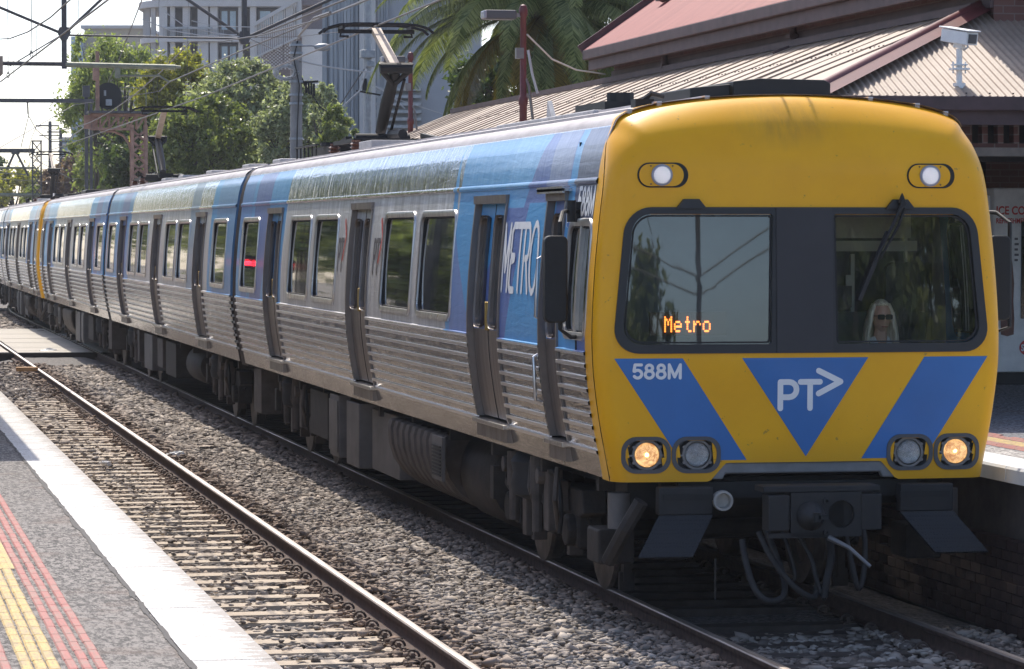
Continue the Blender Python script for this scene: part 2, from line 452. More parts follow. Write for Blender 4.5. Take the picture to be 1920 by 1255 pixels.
for row in range(15):
    for k in range(34):
        y = 19.6 + .235 * k + (.117 if row % 2 else 0); z = -.15 + .078 * row
        if z > PZR - .2 or cnt >= 300 or y > 27: continue
        if b0 is None: b0 = m.build('brick', brk, pr_, bevel=0); o = b0
        else: o = b0.copy(); COL.objects.link(o)
        o.location = (.035 + random.uniform(-.003, .003), y, z); cnt += 1
m = MB()
for row in range(15):
    for k in range(60):
        y = 27.1 + .235 * k + (.117 if row % 2 else 0); z = -.15 + .078 * row
        if z < PZR - .2: m.box(.035, .14, y, y + .222, z, z + .069)
m.build('bricks', brk, pr_)['kind'] = 'stuff'
# ------------------------------------------------------------------ the train
FY = 23.75; PITCH = 23.4; LEN = 22.75
raw = [(1.04, 1.395), (1.2, 1.425), (1.4, 1.465), (1.6, 1.495), (1.8, 1.52), (2.0, 1.53), (2.2, 1.527), (2.5, 1.51), (2.8, 1.483), (3.1, 1.447),
       (3.3, 1.42), (3.42, 1.395), (3.5, 1.37), (3.58, 1.325), (3.65, 1.30), (3.70, 1.225), (3.75, 1.07), (3.79, .82), (3.82, .48), (3.832, .2), (3.835, 0)]
pp = [Vector((w, z)) for z, w in raw]
for _ in range(2):
    q = [pp[0]]
    for a, b in zip(pp[:-1], pp[1:]): q += [a * .75 + b * .25, a * .25 + b * .75]
    q.append(pp[-1]); pp = q
PW = np.array([p[0] for p in pp]); PZv = np.array([p[1] for p in pp])
def W(z): return float(np.interp(z, PZv, PW))
RIBS = [1.945 - .09 * k for k in range(9)]
DOORS = [4.45, 11.65, 18.9]; DW = .69
WINS = [6.95, 9.15, 14.2, 16.4, 21.4]; WW = .93
WZ0, WZ1 = 2.03, 3.03
DZ0, DZ1 = 1.25, 3.10

# --- livery, as a print over stainless panels (object coordinates: y from the front, z up)
CY1, CY2, SLATE, STL = (.05, .30, .60), (.085, .15, .40), (.085, .10, .17), (.50, .50, .51)
def livery(kind, door=False):
    t = NT('train_side_' + kind + ('_door' if door else '')); v = t.coords(); sx = t.new('ShaderNodeSeparateXYZ'); t.l.new(v, sx.inputs[0])
    Y, Z = sx.outputs[1], sx.outputs[2]
    def hp(a, b, c):   # a*y + b*z + c > 0, with a thin soft edge
        e = t.math('ADD', t.math('ADD', t.math('MULTIPLY', Y, a), t.math('MULTIPLY', Z, b)), c)
        return t.math('MULTIPLY', e, 150, clamp=True)
    def poly(*h):
        r = hp(*h[0])
        for q in h[1:]: r = t.math('MULTIPLY', r, hp(*q))
        return r
    def band(y0, y1, *h): return poly((1, 0, -y0), (-1, 0, y1), *h)
    WAIST = 1.945
    up = hp(0, 1, -(WAIST if not door else 2.0))
    below_roof = hp(0, -1, 3.60)
    dirtn = t.noise(t.coords((1, 5, .35)), 2.2, 5, .65)
    stl = t.mix(t.ramp(dirtn, .35, .7), (.36, .35, .34), (.60, .60, .61))
    col, metal, rough = stl, .85, t.ramp(dirtn, .3, .7, .33, .22)
    printm = None
    regs = []
    if kind == 'cab':
        regs = [(band(0, 6.0), CY2), (band(17.9, 24), CY1),
                (band(5.6, 6.3, (1, -.35, -5.0)), CY1),
                (poly((1, -.3, -17.1), (-1, 0, 17.95)), STL),
                (band(19.6, 21.2, (1, .8, -21.6)), CY2), (band(21.5, 24, (-1, .6, 21)), (.07, .22, .52)),
                # facets round the METRO panel
                (poly((-1, 0, 6.0), (.62, 1, -5.35), (1, 0, -2.35)), CY1),
                (poly((-1, 0, 3.82), (1, 0, -2.0), (1.0, 1.0, -6.1), (0, 1, -3.02)), (.10, .36, .66)),
                (poly((1, 0, -5.25), (-1, 0, 6.1), (.9, -1, -2.6)), (.12, .22, .48)),
                (poly((-1, -.62, 4.75), (1, 0, -2.0), (0, -1, 3.06)), CY1),
                (band(1.42, 2.2, (0, 1, -3.1)), (.2, .25, .4)),
                (band(0, 1.40), CY1), (poly((-1, 0, 1.18), (-.5, 1, -2.15), (0, 1, -2.5)), SLATE),
                (poly((-1, 0, .8), (1, 0, -.3), (.5, -1, 2.05)), CY2)]
    else:
        regs = [(band(-1, 3.0), (.09, .26, .50)), (band(2.4, 3.1), CY1), (band(4.9, 6.2), (.25, .33, .42)), (band(17.2, 24), (.08, .26, .52)), (band(18, 19.6), CY2), (band(20.2, 20.8), (.12, .36, .62))]
    if door: regs = [r for r in regs]
    pm = None
    for (mk, cc) in regs:
        mk = t.math('MULTIPLY', t.math('MULTIPLY', mk, up), below_roof)
        if cc is STL:
            col = t.mix(mk, col, stl); pm = t.math('MULTIPLY', pm, t.math('SUBTRACT', 1, mk)) if pm is not None else None
            continue
        fade = t.mix(t.ramp(dirtn, .35, .8, 0, .22), cc, (.26, .28, .32))
        col = t.mix(mk, col, fade); pm = mk if pm is None else t.math('MAXIMUM', pm, mk)
    # window band panels are satin, the shoulder and the fluted skirt are polished
    bandm = t.math('MULTIPLY', hp(0, 1, -WAIST), hp(0, -1, 3.19))
    low = t.math('SUBTRACT', 1, up)
    col = t.mix(low, col, t.mix(t.ramp(t.noise(t.coords((1, 1, 4)), 1.6, 5, .65), .3, .75), (.07, .06, .055), (.36, .325, .30)))  # dark surroundings mirrored in the flutes are painted into this colour
    col = t.mix(t.math('MULTIPLY', bandm, t.math('SUBTRACT', 1, pm)), col, t.mix(t.ramp(dirtn, .35, .7), (.40, .39, .38), (.70, .69, .68)))
    metal = t.mixf(pm, .9, .0); metal = t.math('MULTIPLY', metal, t.mixf(bandm, 1, .3))
    rough = t.mixf(bandm, .05, .34); rough = t.mixf(pm, rough, .33)
    rough = t.math('ADD', rough, t.math('MULTIPLY', t.ramp(dirtn, .4, .8), .1))
    if door:
        metal = t.mixf(low, metal, .75); rough = t.mixf(low, rough, .38)
        col = t.mix(low, col, t.mix(t.ramp(dirtn, .35, .7), (.16, .125, .105), (.34, .28, .245)))
    # roof above the shoulder: dusty painted
    rf = hp(0, 1, -3.60)
    rn = t.noise(t.coords((1, .5, 1)), 4, 5, .7)
    col = t.mix(rf, col, t.mix(t.ramp(rn, .3, .7), (.44, .40, .39), (.62, .58, .57))); metal = t.mixf(rf, metal, 0.); rough = t.mixf(rf, rough, .6)
    # grime along the sill
    gr = t.math('MULTIPLY', t.ramp(Z, 1.35, 1.05, 0, .55), t.ramp(t.noise(t.coords((1, 1.5, 6)), 4, 5, .7), .35, .65))
    col = t.mix(gr, col, (.13, .10, .08)); rough = t.math('ADD', rough, t.math('MULTIPLY', gr, .35))
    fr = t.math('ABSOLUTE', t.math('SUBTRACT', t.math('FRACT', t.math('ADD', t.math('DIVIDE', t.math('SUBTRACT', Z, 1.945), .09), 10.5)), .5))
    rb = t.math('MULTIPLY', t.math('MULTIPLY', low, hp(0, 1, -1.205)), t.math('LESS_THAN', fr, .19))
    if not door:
        col = t.mix(rb, col, (.74, .71, .69)); rough = t.mixf(rb, rough, .30)  # pale ribs: worn steel, with the gleam of the sky painted in
        metal = t.math('MULTIPLY', metal, t.math('SUBTRACT', 1, t.math('MULTIPLY', t.math('MULTIPLY', hp(0, 1, -3.21), hp(0, -1, 3.6)), .82)))
    # hand beaten look: oil canning of the thin sheets
    w1 = t.noise(t.coords((.3, 1.1, 7)), 2.2, 3, .6, .6)
    w2 = t.noise(t.coords((.3, 1.1, 12)), 2.5, 3, .6, 1.5)
    w3 = t.noise(t.coords((.3, 2.6, .6)), 2.2, 4, .65)
    h = t.math('ADD', t.math('MULTIPLY', w1, .5), t.math('MULTIPLY', t.math('MULTIPLY', w2, low), .26))
    sh = t.math('MULTIPLY', hp(0, 1, -3.19), .75)
    h = t.math('ADD', h, t.math('MULTIPLY', w3, t.math('ADD', sh, .16)))
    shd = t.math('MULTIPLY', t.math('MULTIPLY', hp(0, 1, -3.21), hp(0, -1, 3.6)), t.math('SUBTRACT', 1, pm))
    col = t.mix(shd, col, t.mix(t.ramp(Z, 3.3, 3.5), t.mix(t.ramp(w3, .35, .6), (.10, .105, .11), (.29, .31, .34)), (.13, .25, .44)))  # reflections painted on the shoulder: dark streaks below, sky blue above
    t.set(Base_Color=col, Metallic=metal, Roughness=rough, Normal=t.bump(h, .42 if not door else .2, .02))
    t.put(t.b.inputs['Specular IOR Level'], t.mixf(pm, .5, .32)); t.set(Coat_Weight=t.math('MULTIPLY', pm, t.mixf(bandm, .35, .06)), Coat_Roughness=.08)
    return t.mat
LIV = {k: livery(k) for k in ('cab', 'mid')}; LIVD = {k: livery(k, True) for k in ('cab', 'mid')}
def steel(name, c, r, wob=.1, dirt=.35):
    t = NT(name); v = t.coords((1, 1, .4)); n = t.noise(v, 6, 5, .65)
    t.set(Base_Color=t.mix(t.ramp(n, .35, .7, 0, dirt), c, (.14, .11, .09)), Metallic=.9, Roughness=t.ramp(n, .3, .7, r, r + .18), Normal=t.bump(t.noise(v, 9, 2), wob, .01)); return t.mat
MT['frame'] = steel('polished_window_frame', (.68, .67, .66), .25, .02)
MT['dframe2'] = steel('dull_leaf_window_frame', (.22, .20, .19), .4)
MT['dframe'] = steel('dull_door_frame', (.30, .26, .235), .34)
MT['mould'] = steel('rain_moulding', (.70, .69, .68), .2, .02, .15)
def glass(name, tint, refl, rough=.015, bump=.02):
    t = NT(name); t.n.remove(t.b); out = t.n['Material Output']
    g = t.new('ShaderNodeBsdfGlossy'); g.inputs['Roughness'].default_value = rough; g.inputs['Color'].default_value = (.92, .95, .96, 1)
    tr = t.new('ShaderNodeBsdfTransparent'); tr.inputs['Color'].default_value = (*tint, 1)
    fr = t.new('ShaderNodeFresnel'); fr.inputs['IOR'].default_value = 1.5
    b = t.bump(t.noise(t.coords((1, 1, .6)), 1.3, 2), bump, .02); t.l.new(b, g.inputs['Normal']); t.l.new(b, fr.inputs['Normal'])
    mx = t.new('ShaderNodeMixShader'); t.l.new(t.math('ADD', fr.outputs[0], refl, clamp=True), mx.inputs[0])
    t.l.new(tr.outputs[0], mx.inputs[1]); t.l.new(g.outputs[0], mx.inputs[2])
    df = t.new('ShaderNodeBsdfDiffuse'); df.inputs['Color'].default_value = (.42, .40, .36, 1); m2 = t.new('ShaderNodeMixShader')
    dn = t.noise(t.coords((1, 1, 1)), 3.2, 6, .7); t.l.new(t.ramp(dn, .4, .85, .0, .07), m2.inputs[0]); t.l.new(mx.outputs[0], m2.inputs[1]); t.l.new(df.outputs[0], m2.inputs[2])
    t.l.new(m2.outputs[0], out.inputs['Surface']); return t.mat
MT['wind'] = glass('windscreen_glass', (.93, .95, .92), .06)
def dark_glass():
    t = NT('tinted_side_glass'); v = t.coords()
    n = t.noise(t.coords((1, 2, 1.5)), 2.2, 4)
    t.set(Base_Color=t.mix(t.ramp(n, .4, .7), (.010, .012, .012), (.05, .05, .05)), Roughness=.03, Normal=t.bump(t.noise(t.coords((1, .8, .7)), 1.6, 2), .035, .02)); t.b.inputs['Specular IOR Level'].default_value = .9
    return t.mat
MT['dglass'] = dark_glass()

def ribz():
    """z breakpoints and outward offsets of the fluted lower side"""
    L = []
    for r in RIBS: L += [(r - .019, 0), (r - .012, .021), (r + .012, .021), (r + .019, 0)]
    return L
def side_surface(m, s, openings, y0=0., y1=LEN):
    zs = ribz() + [(z, 0) for z in (1.04, 1.06, 1.12, 1.18, 2.0, 2.1, 2.2, 2.3, 2.4, 2.5, 2.6, 2.7, 2.8, 2.9, 3.1)]
    zs += [(3.175, 0), (3.18, .014), (3.20, .020), (3.22, .014), (3.225, 0), (3.27, 0), (3.3, 0), (3.36, 0), (3.42, 0), (3.47, 0)]
    for (a, b, c, d) in openings: zs += [(c, 0), (d, 0)]
    seen = {}
    for z, o in zs: seen.setdefault(round(z, 4), o)
    zs = sorted(seen.items())
    ribs_i = [i for i, (z, o) in enumerate(zs)]
    ys = sorted({round(v, 4) for v in [y0, y1] + [q for o in openings for q in o[:2]] + list(np.arange(y0, y1, 1.2))})
    def inside(y, z): return any(a < y < b and c < z < d for a, b, c, d in openings)
    P = [[(s * (W(z) + o), y, z) for z, o in zs] for y in ys]
    m.grid(P, skip=lambda i, j: inside((ys[i] + ys[i + 1]) / 2, (zs[j][0] + zs[j + 1][0]) / 2))
    # rib ends are closed at each opening by the frames
def roof_surface(m, y0, y1):
    idx = [i for i in range(len(PZv)) if PZv[i] > 3.47]
    pts = [(W(3.47), 3.47)] + [(float(PW[i]), float(PZv[i])) for i in idx]
    # longitudinal roof ribs
    out = []
    for (w, z) in pts: out.append((w, z))
    full = out + [(-w, z) for w, z in out[:-1][::-1]]
    m.grid([[(w, y, z) for w, z in full] for y in (y0, (y0 + y1) / 2, y1)])
    for w0 in (1.20, .98, .62):
        for s in (-1, 1):
            z0 = float(np.interp(-w0, -PW[::1], PZv))
            for dy in ((y0, y1),):
                m.box(s * w0 - .018, s * w0 + .018, dy[0] + .02, dy[1], z0 - .02, z0 + .014)

def sring(m, s, y0, y1, z0, z1, r, wd, out=.018, inn=-.03, nc=5):
    """rounded window frame following the curved side"""
    def loop(d, off):
        rr = max(r - d, .01); pts = []
        for cx, cz, a0 in ((y1 - d - rr, z1 - d - rr, 0), (y0 + d + rr, z1 - d - rr, 90), (y0 + d + rr, z0 + d + rr, 180), (y1 - d - rr, z0 + d + rr, 270)):
            for k in range(nc + 1):
                a = R(a0 + 90 * k / nc); y = cx + rr * math.cos(a); z = cz + rr * math.sin(a)
                pts.append((s * (W(z) + off), y, z))
            # straight edges need intermediate points on the curved side
        return pts
    Ls = [loop(0, -.005), loop(.004, out * .8), loop(wd * .35, out), loop(wd, out * .5), loop(wd, inn)]
    n = len(Ls[0]); vs = [p for L in Ls for p in L]
    fs = [(k * n + i, k * n + (i + 1) % n, (k + 1) * n + (i + 1) % n, (k + 1) * n + i) for k in range(len(Ls) - 1) for i in range(n)]
    m.add(vs, fs)
def spane(m, s, y0, y1, z0, z1, r, off):
    rows = []
    for z in list(np.linspace(z0, z0 + r, 5)) + list(np.linspace(z0 + r, z1 - r, 6))[1:-1] + list(np.linspace(z1 - r, z1, 5)):
        e = max(0, (z0 + r - z), (z - z1 + r)); ins = r - math.sqrt(max(0, r * r - e * e))
        rows.append([(s * (W(z) + off), y0 + ins, z), (s * (W(z) + off), y1 - ins, z)])
    m.grid(rows)

def window(car, s, yc, w=WW, z0=WZ0, z1=WZ1, split=False):
    m = MB(); sring(m, s, yc - w, yc + w, z0, z1, .13, .06)
    f = m.build('window_frame', MT['frame'], car, smooth=40)
    m = MB(); spane(m, s, yc - w + .05, yc + w - .05, z0 + .05, z1 - .05, .085, -.025)
    m.build('pane', MT['dglass'], f, smooth=40)
    # rubber gasket
    m = MB(); sring(m, s, yc - w + .052, yc + w - .052, z0 + .052, z1 - .052, .08, .022, -.012, -.03)
    m.build('gasket', MT['rubber'], f, smooth=40)
    if split:
        m = MB(); zs = np.linspace(z0 + .05, z1 - .05, 6)
        m.grid([[(s * (W(z) + o), y, z) for (y, o) in ((yc - .03, -.03), (yc - .03, .005), (yc + .03, .005), (yc + .03, -.03))] for z in zs]); m.build('mullion', MT['frame'], f)
    return f
def strip_profile(m, s, y0, y1, z0, z1, o_out, o_in, n=14):
    zs = np.linspace(z0, z1, n)
    m.grid([[(s * (W(z) + o), y, z) for (y, o) in ((y0, o_in), (y0, o_out), (y1, o_out), (y1, o_in))] for z in zs])
    for z in (z0, z1):
        m.add([(s * (W(z) + o), y, z) for (y, o) in ((y0, o_in), (y0, o_out), (y1, o_out), (y1, o_in))], [(0, 1, 2, 3)])
def door(car, s, yc, liv, w=DW, leaves=2, z0=DZ0, z1=DZ1):
    y0, y1 = yc - w, yc + w
    m = MB(); strip_profile(m, s, y0 - .024, y0 + .018, z0, z1, .016, -.11); strip_profile(m, s, y1 - .018, y1 + .024, z0, z1, .016, -.11)
    m.box(*(sorted((s * (W(z1) - .11), s * (W(z1) + .03)))), y0 - .032, y1 + .032, z1 - .035, z1 + .035)
    fr = m.build('door_frame', MT['dframe'], car, smooth=30)
    lw = (y1 - y0 - .06) / leaves; g = .004
    for k in range(leaves):
        a = y0 + .03 + k * lw + g; b = a + lw - 2 * g
        m = MB(); cw = .135 if leaves == 2 else .13
        wa, wb, wz0, wz1 = a + cw, b - cw, 2.02, 2.97
        zs = sorted(set([round(float(z), 3) for z in np.linspace(z0 + .01, z1 - .03, 16)] + [wz0 + .02, wz1 - .02])); ysl = [a, wa + .02, wb - .02, b]
        m.grid([[(s * (W(z) - .042), y, z) for z in zs] for y in ysl], skip=lambda i, j: i == 1 and wz0 + .02 <= (zs[j] + zs[j + 1]) / 2 <= wz1 - .02)
        for yy in (a, b): m.grid([[(s * (W(z) - .042), yy, z), (s * (W(z) - .10), yy, z)] for z in zs])
        lf = m.build('door_leaf', liv, car, smooth=30)
        m = MB(); ringz = MB()
        class Sh: pass
        def loopring(mm, d0, out, inn, rr, wd):
            sring(mm, s, wa + d0, wb - d0, wz0 + d0, wz1 - d0, rr, wd, out, inn)
        loopring(m, 0, -.036, -.06, min(.1, (wb - wa) * .4), .024); m.build('window_frame', MT['dframe2'], lf, smooth=40)
        m = MB(); spane(m, s, wa + .02, wb - .02, wz0 + .02, wz1 - .02, min(.08, (wb - wa) * .35), -.052); m.build('door_window', MT['dglass'], lf, smooth=40)
        if leaves == 2:
            hy = b - .035 if k == 0 else a + .035
            m = MB(); m.box(*(sorted((s * (W(2.1) - .06), s * (W(2.1) - .02)))), hy - .018, hy + .018, 2.0, 2.24); m.build('door_handle', MT['brass'], lf, bevel=.006)
    # seam rubber between the leaves
    if leaves == 2:
        m = MB(); strip_profile(m, s, yc - .008, yc + .008, z0 + .01, z1 - .04, -.038, -.05); m.build('door_seal', MT['rubber'], car)
    m = MB(); x1 = s * (W(z0) + .06); m.box(*sorted((s * (W(z0) - .12), x1)), y0 - .01, y1 + .01, z0 - .05, z0 - .012)
    m.build('step_plate', MT['steelbright'], car, bevel=.006)
    m = MB(); m.box(*sorted((s * (W(z0) - .12), s * (W(z0) + .022))), y0 + .02, y1 - .02, z0 - .16, z0 - .05); m.build('step_riser', MT['dframe'], car)
MT['brass'] = simple('worn_brass_handle', (.42, .28, .08), .35, .8, var=.2)

# --- bogie
def make_bogie(parent, yc):
    b = empty('bogie', (0, yc, 0), parent=parent)
    for dy in (-1.2, 1.2):
        for s in (-1, 1):
            m = MB(); prof = [(.05, -.07), (.10, -.07), (.47, -.075), (.485, -.045), (.46, -.03), (.455, .06), (.30, .06), (.29, .02), (.14, .03), (.12, .07), (.05, .07)]
            m.lathe([(r, s * h * -1 + s * .8) for r, h in prof], (0, dy, .455), 'x', 28)
            m.build('wheel', MT['wheel'], b, smooth=35)
            m = MB(); m.cbox((s * 1.02, dy, .47), (.2, .34, .30)); m.cyl((s * 1.1, dy, .46), (s * 1.19, dy, .46), .13, 14); m.build('axle_box', MT['under'], b, bevel=.02)
            m = MB()
            for q in (-.19, .19): m.tube([(s * 1.03, dy + q + .05 * math.cos(a) , .5 + .22 * k / 40) for k, a in enumerate(np.linspace(0, 26, 41))], .014, 5)
            m.build('coil_spring', MT['under'], b)
        m = MB(); m.cyl((-.74, dy, .455), (.74, dy, .455), .08, 12); m.build('axle', MT['under'], b)
    for s in (-1, 1):
        m = MB(); m.prism([(-1.62, .62), (-1.55, .80), (-.7, .80), (-.45, .60), (.45, .60), (.7, .80), (1.55, .80), (1.62, .62), (1.45, .58), (.75, .56), (.5, .36), (-.5, .36), (-.75, .56), (-1.45, .58)], s * .93, s * 1.13, 'x')
        m.build('side_frame', MT['under'], b, bevel=.015)
        m = MB(); m.lathe([(.16, .62), (.25, .66), (.27, .75), (.25, .84), (.27, .93), (.22, 1.0), (.16, 1.02)], (s * 1.12, 0, 0), 'z', 18); m.build('air_spring', MT['rubber'], b, smooth=40)
        for q, z0_, z1_ in ((-.42, .38, 1.0), (.55, .40, .98)):
            m = MB(); m.cyl((s * 1.25, q, z0_), (s * 1.25, q, (z0_ + z1_) / 2), .045, 10); m.cyl((s * 1.25, q, (z0_ + z1_) / 2), (s * 1.25, q, z1_), .062, 10); m.build('shock_absorber', MT['under2'], b)
        m = MB(); m.box(*sorted((s * 1.18, s * 1.24)), .1, .26, .30, 1.0); m.build('bracket', MT['under2'], b, bevel=.01)
        m = MB(); m.box(*sorted((s * 1.14, s * 1.26)), -.9, -.72, .42, .92); m.build('bracket', MT['under2'], b, bevel=.01)
        m = MB(); m.tube([(s * 1.22, -.9 + .02 * math.sin(k), .95 - .5 * math.sin(k / 10 * math.pi) * .9) if k not in () else 0 for k in range(11)] if False else
                         [(s * 1.24, -1.0 + .3 * math.cos(a) * -1, .62 + .3 * math.sin(a)) for a in np.linspace(-.6, 3.9, 14)], .02, 6); m.build('air_hose', MT['rubber'], b, smooth=50)
        m = MB(); m.cbox((s * .86, -1.95, .42), (.06, .1, .6)); m.cbox((s * .86, -1.95, .12), (.12, .05, .14)); m.build('guard_iron', MT['under'], b)
        for q in (-.72, .72):
            m = MB(); m.cbox((s * 1.0, q, .38), (.12, .1, .34)); m.cbox((s * 1.16, q * 1.1, .7), (.06, .28, .05)); m.cyl((s * 1.14, q, .86), (s * 1.32, q, .86), .07, 10)
            m.build('brake_gear', MT['under2'], b, bevel=.008)
    rr = random.Random(4)
    for s in (-1, 1):
        for k in range(9):
            y = rr.uniform(-1.7, 1.7); x = rr.uniform(1.12, 1.3); z1 = rr.uniform(.8, 1.0); z0_ = rr.uniform(.3, .6)
            m = MB()
            if k % 3 == 0: m.cbox((s * x, y, (z0_ + z1) / 2), (.06, rr.uniform(.08, .2), (z1 - z0_) * .6))
            else: m.tube([(s * x, y, z1), (s * (x + .03), y + rr.uniform(-.1, .1), (z0_ + z1) / 2), (s * (x - .05), y + rr.uniform(-.25, .25), z0_)], rr.uniform(.012, .03), 6)
            m.build('pipe' if k % 3 else 'valve_box', MT['under2' if k % 2 else 'under'], b)
    m = MB(); m.box(-.95, .95, -.3, .3, .5, .72); m.box(-.6, .6, -1.0, 1.0, .35, .62); m.build('bolster', MT['under'], b)
    return b
MT['wheel'] = simple('wheel_steel', (.16, .13, .11), .5, .6, var=.4, vs=6, dirt=.4)

def ubox(parent, name, y0, y1, z0, z1, mat, depth=.5, x=1.33, s=-1):
    m = MB(); m.box(*sorted((s * x, s * (x - depth))), y0, y1, z0, z1)
    return m.build(name, MT[mat], parent, bevel=.012)
def underframe(car, kind, full):
    # solebar and floor
    m = MB(); m.box(-1.36, 1.36, .46 if kind == 'cab' else .05, LEN - .05, 1.045, 1.12); m.build('floor', MT['under'], car)
    m = MB()
    for x in (-.9, .9): m.box(x - .07, x + .07, .4, LEN - .3, .86, 1.03)
    for k in range(11): m.box(-1.3, 1.3, 1 + 2.1 * k, 1.1 + 2.1 * k, .9, 1.03)
    m.build('underframe_beams', MT['under'], car)
    for s in (-1, 1):
        if kind == 'cab':
            ubox(car, 'equipment_box', 15.4, 16.9, .42, .96, 'under', .6, 1.30, s)
            a = ubox(car, 'equipment_box', 14.1, 14.8, .30, 1.0, 'boxgrey', .5, 1.36, s)
            m = MB(); m.box(*sorted((s * 1.362, s * 1.375)), 14.12, 14.78, .36, .94); m.build('hatch', MT['boxgrey'], a, bevel=.004)
            ubox(car, 'equipment_box', 12.6, 13.5, .28, .98, 'boxgrey', .5, 1.36, s)
            ubox(car, 'switch_cabinet', 10.5, 12.3, .30, .95, 'boxgrey', .5, 1.26, s)
            # ribbed resistor housing curving in towards the bottom
            m = MB(); y = 7.4
            prof = [(1.26, .95), (1.33, .93), (1.35, .86), (1.34, .70), (1.29, .54), (1.19, .40), (1.02, .28), (.8, .22), (.5, .2)]
            ys = [7.4]; offs = [0]
            k = 7.4
            while k < 10.2:
                ys += [k + .05, k + .07, k + .26, k + .28]; offs += [0, .035, .035, 0]; k += .35
            ys.append(10.3); offs.append(0)
            m.grid([[(s * (p[0] + o), yy, p[1]) for p in prof] for yy, o in zip(ys, offs)])
            m.add([(s * p[0], 7.4, p[1]) for p in prof] + [(s * .5, 7.4, .95)], [tuple(range(len(prof) + 1))])
            m.add([(s * p[0], 10.3, p[1]) for p in prof] + [(s * .5, 10.3, .95)], [tuple(range(len(prof) + 1))])
            m.build('ribbed_resistor_housing', MT['under2'], car, smooth=45)
            m = MB(); m.box(*sorted((s * 1.42, s * 1.45)), 6.9, 7.45, .55, .95); g = m.build('ventilation_grille', MT['boxgrey'], car)
            for q in range(9):
                m = MB(); m.box(*sorted((s * 1.455, s * 1.465)), 6.94, 7.41, .59 + .033 * q, .605 + .033 * q); m.build('slat', MT['black'], g)
            m = MB(); m.lathe([(.01, 5.9), (.42, 5.95), (.46, 6.1), (.46, 7.3), (.42, 7.4)], (s * .75, 0, .62), 'y', 20); m.build('motor_generator', MT['under'], car, smooth=40)
        else:
            m = MB(); m.lathe([(0.01, 7.2), (.24, 7.24), (.30, 7.4), (.30, 9.0), (.24, 9.16), (.01, 9.2)], (s * .95, 0, .68), 'y', 20); m.build('air_reservoir', MT['under'], car, smooth=40)
            ubox(car, 'equipment_box', 10.2, 12.0, .38, .96, 'under', .6, 1.30, s)
            ubox(car, 'equipment_box', 12.6, 13.6, .45, .96, 'under2', .5, 1.30, s)
            ubox(car, 'equipment_box', 14.3, 15.9, .34, .98, 'boxgrey', .5, 1.33, s)
        ubox(car, 'equipment_box', 17.1 if kind == 'mid' else 21.6, 17.5 if kind == 'mid' else 22.4, .4, 1.0, 'under2', .3, 1.32, s)
    make_bogie(car, 3.95); make_bogie(car, 18.9)

def body(kind):
    m = MB()
    for s in (-1, 1):
        ops = []
        for d in DOORS: ops.append((d - DW, d + DW, DZ0 - .012, DZ1))
        for w in WINS + ([2.07 - .35] if kind == 'mid' else []): ops.append((w - WW + .035, w + WW - .035, WZ0 + .035, WZ1 - .035))
        if kind == 'cab':
            ops.append((1.76 - .33, 1.76 + .33, DZ0 - .012, DZ1)); ops.append((.82 - .41 + .035, .82 + .41 - .035, WZ0 + .035, 2.93 - .035))
        side_surface(m, s, ops, .42 if kind == 'cab' else 0)
    roof_surface(m, .42 if kind == 'cab' else 0, LEN)
    # end walls
    for yy in ([LEN] if kind == 'cab' else [0, LEN]):
        zz = [1.04 + .1 * k for k in range(25)] + [3.5, 3.6, 3.7, 3.77, 3.81]
        m.grid([[(-W(z), yy, z), (W(z), yy, z)] for z in zz])
    return m
def gangway(car, y):
    m = MB(); zs = [1.0, 1.3, 1.6, 1.9, 2.3, 2.7, 3.0, 3.3, 3.5, 3.6, 3.68, 3.74]
    half = [(W(max(z, 1.04)) - .03, z) for z in zs] + [(.8, 3.76), (0, 3.80)]
    full = [(-w, z) for w, z in half] + [(w, z) for w, z in half[:-1][::-1]]
    rows = []
    for k in range(7):
        yy = y + .65 * k / 6; o = .012 if k % 2 else -.012
        rows.append([(x * (1 + o * .8), yy, z) for x, z in full])
    m.grid(rows); m.build('gangway_bellows', MT['bellow'], car, smooth=20)
MT['bellow'] = simple('dusty_gangway_rubber', (.07, .055, .045), .8, var=.3, vs=5, dirt=.3)

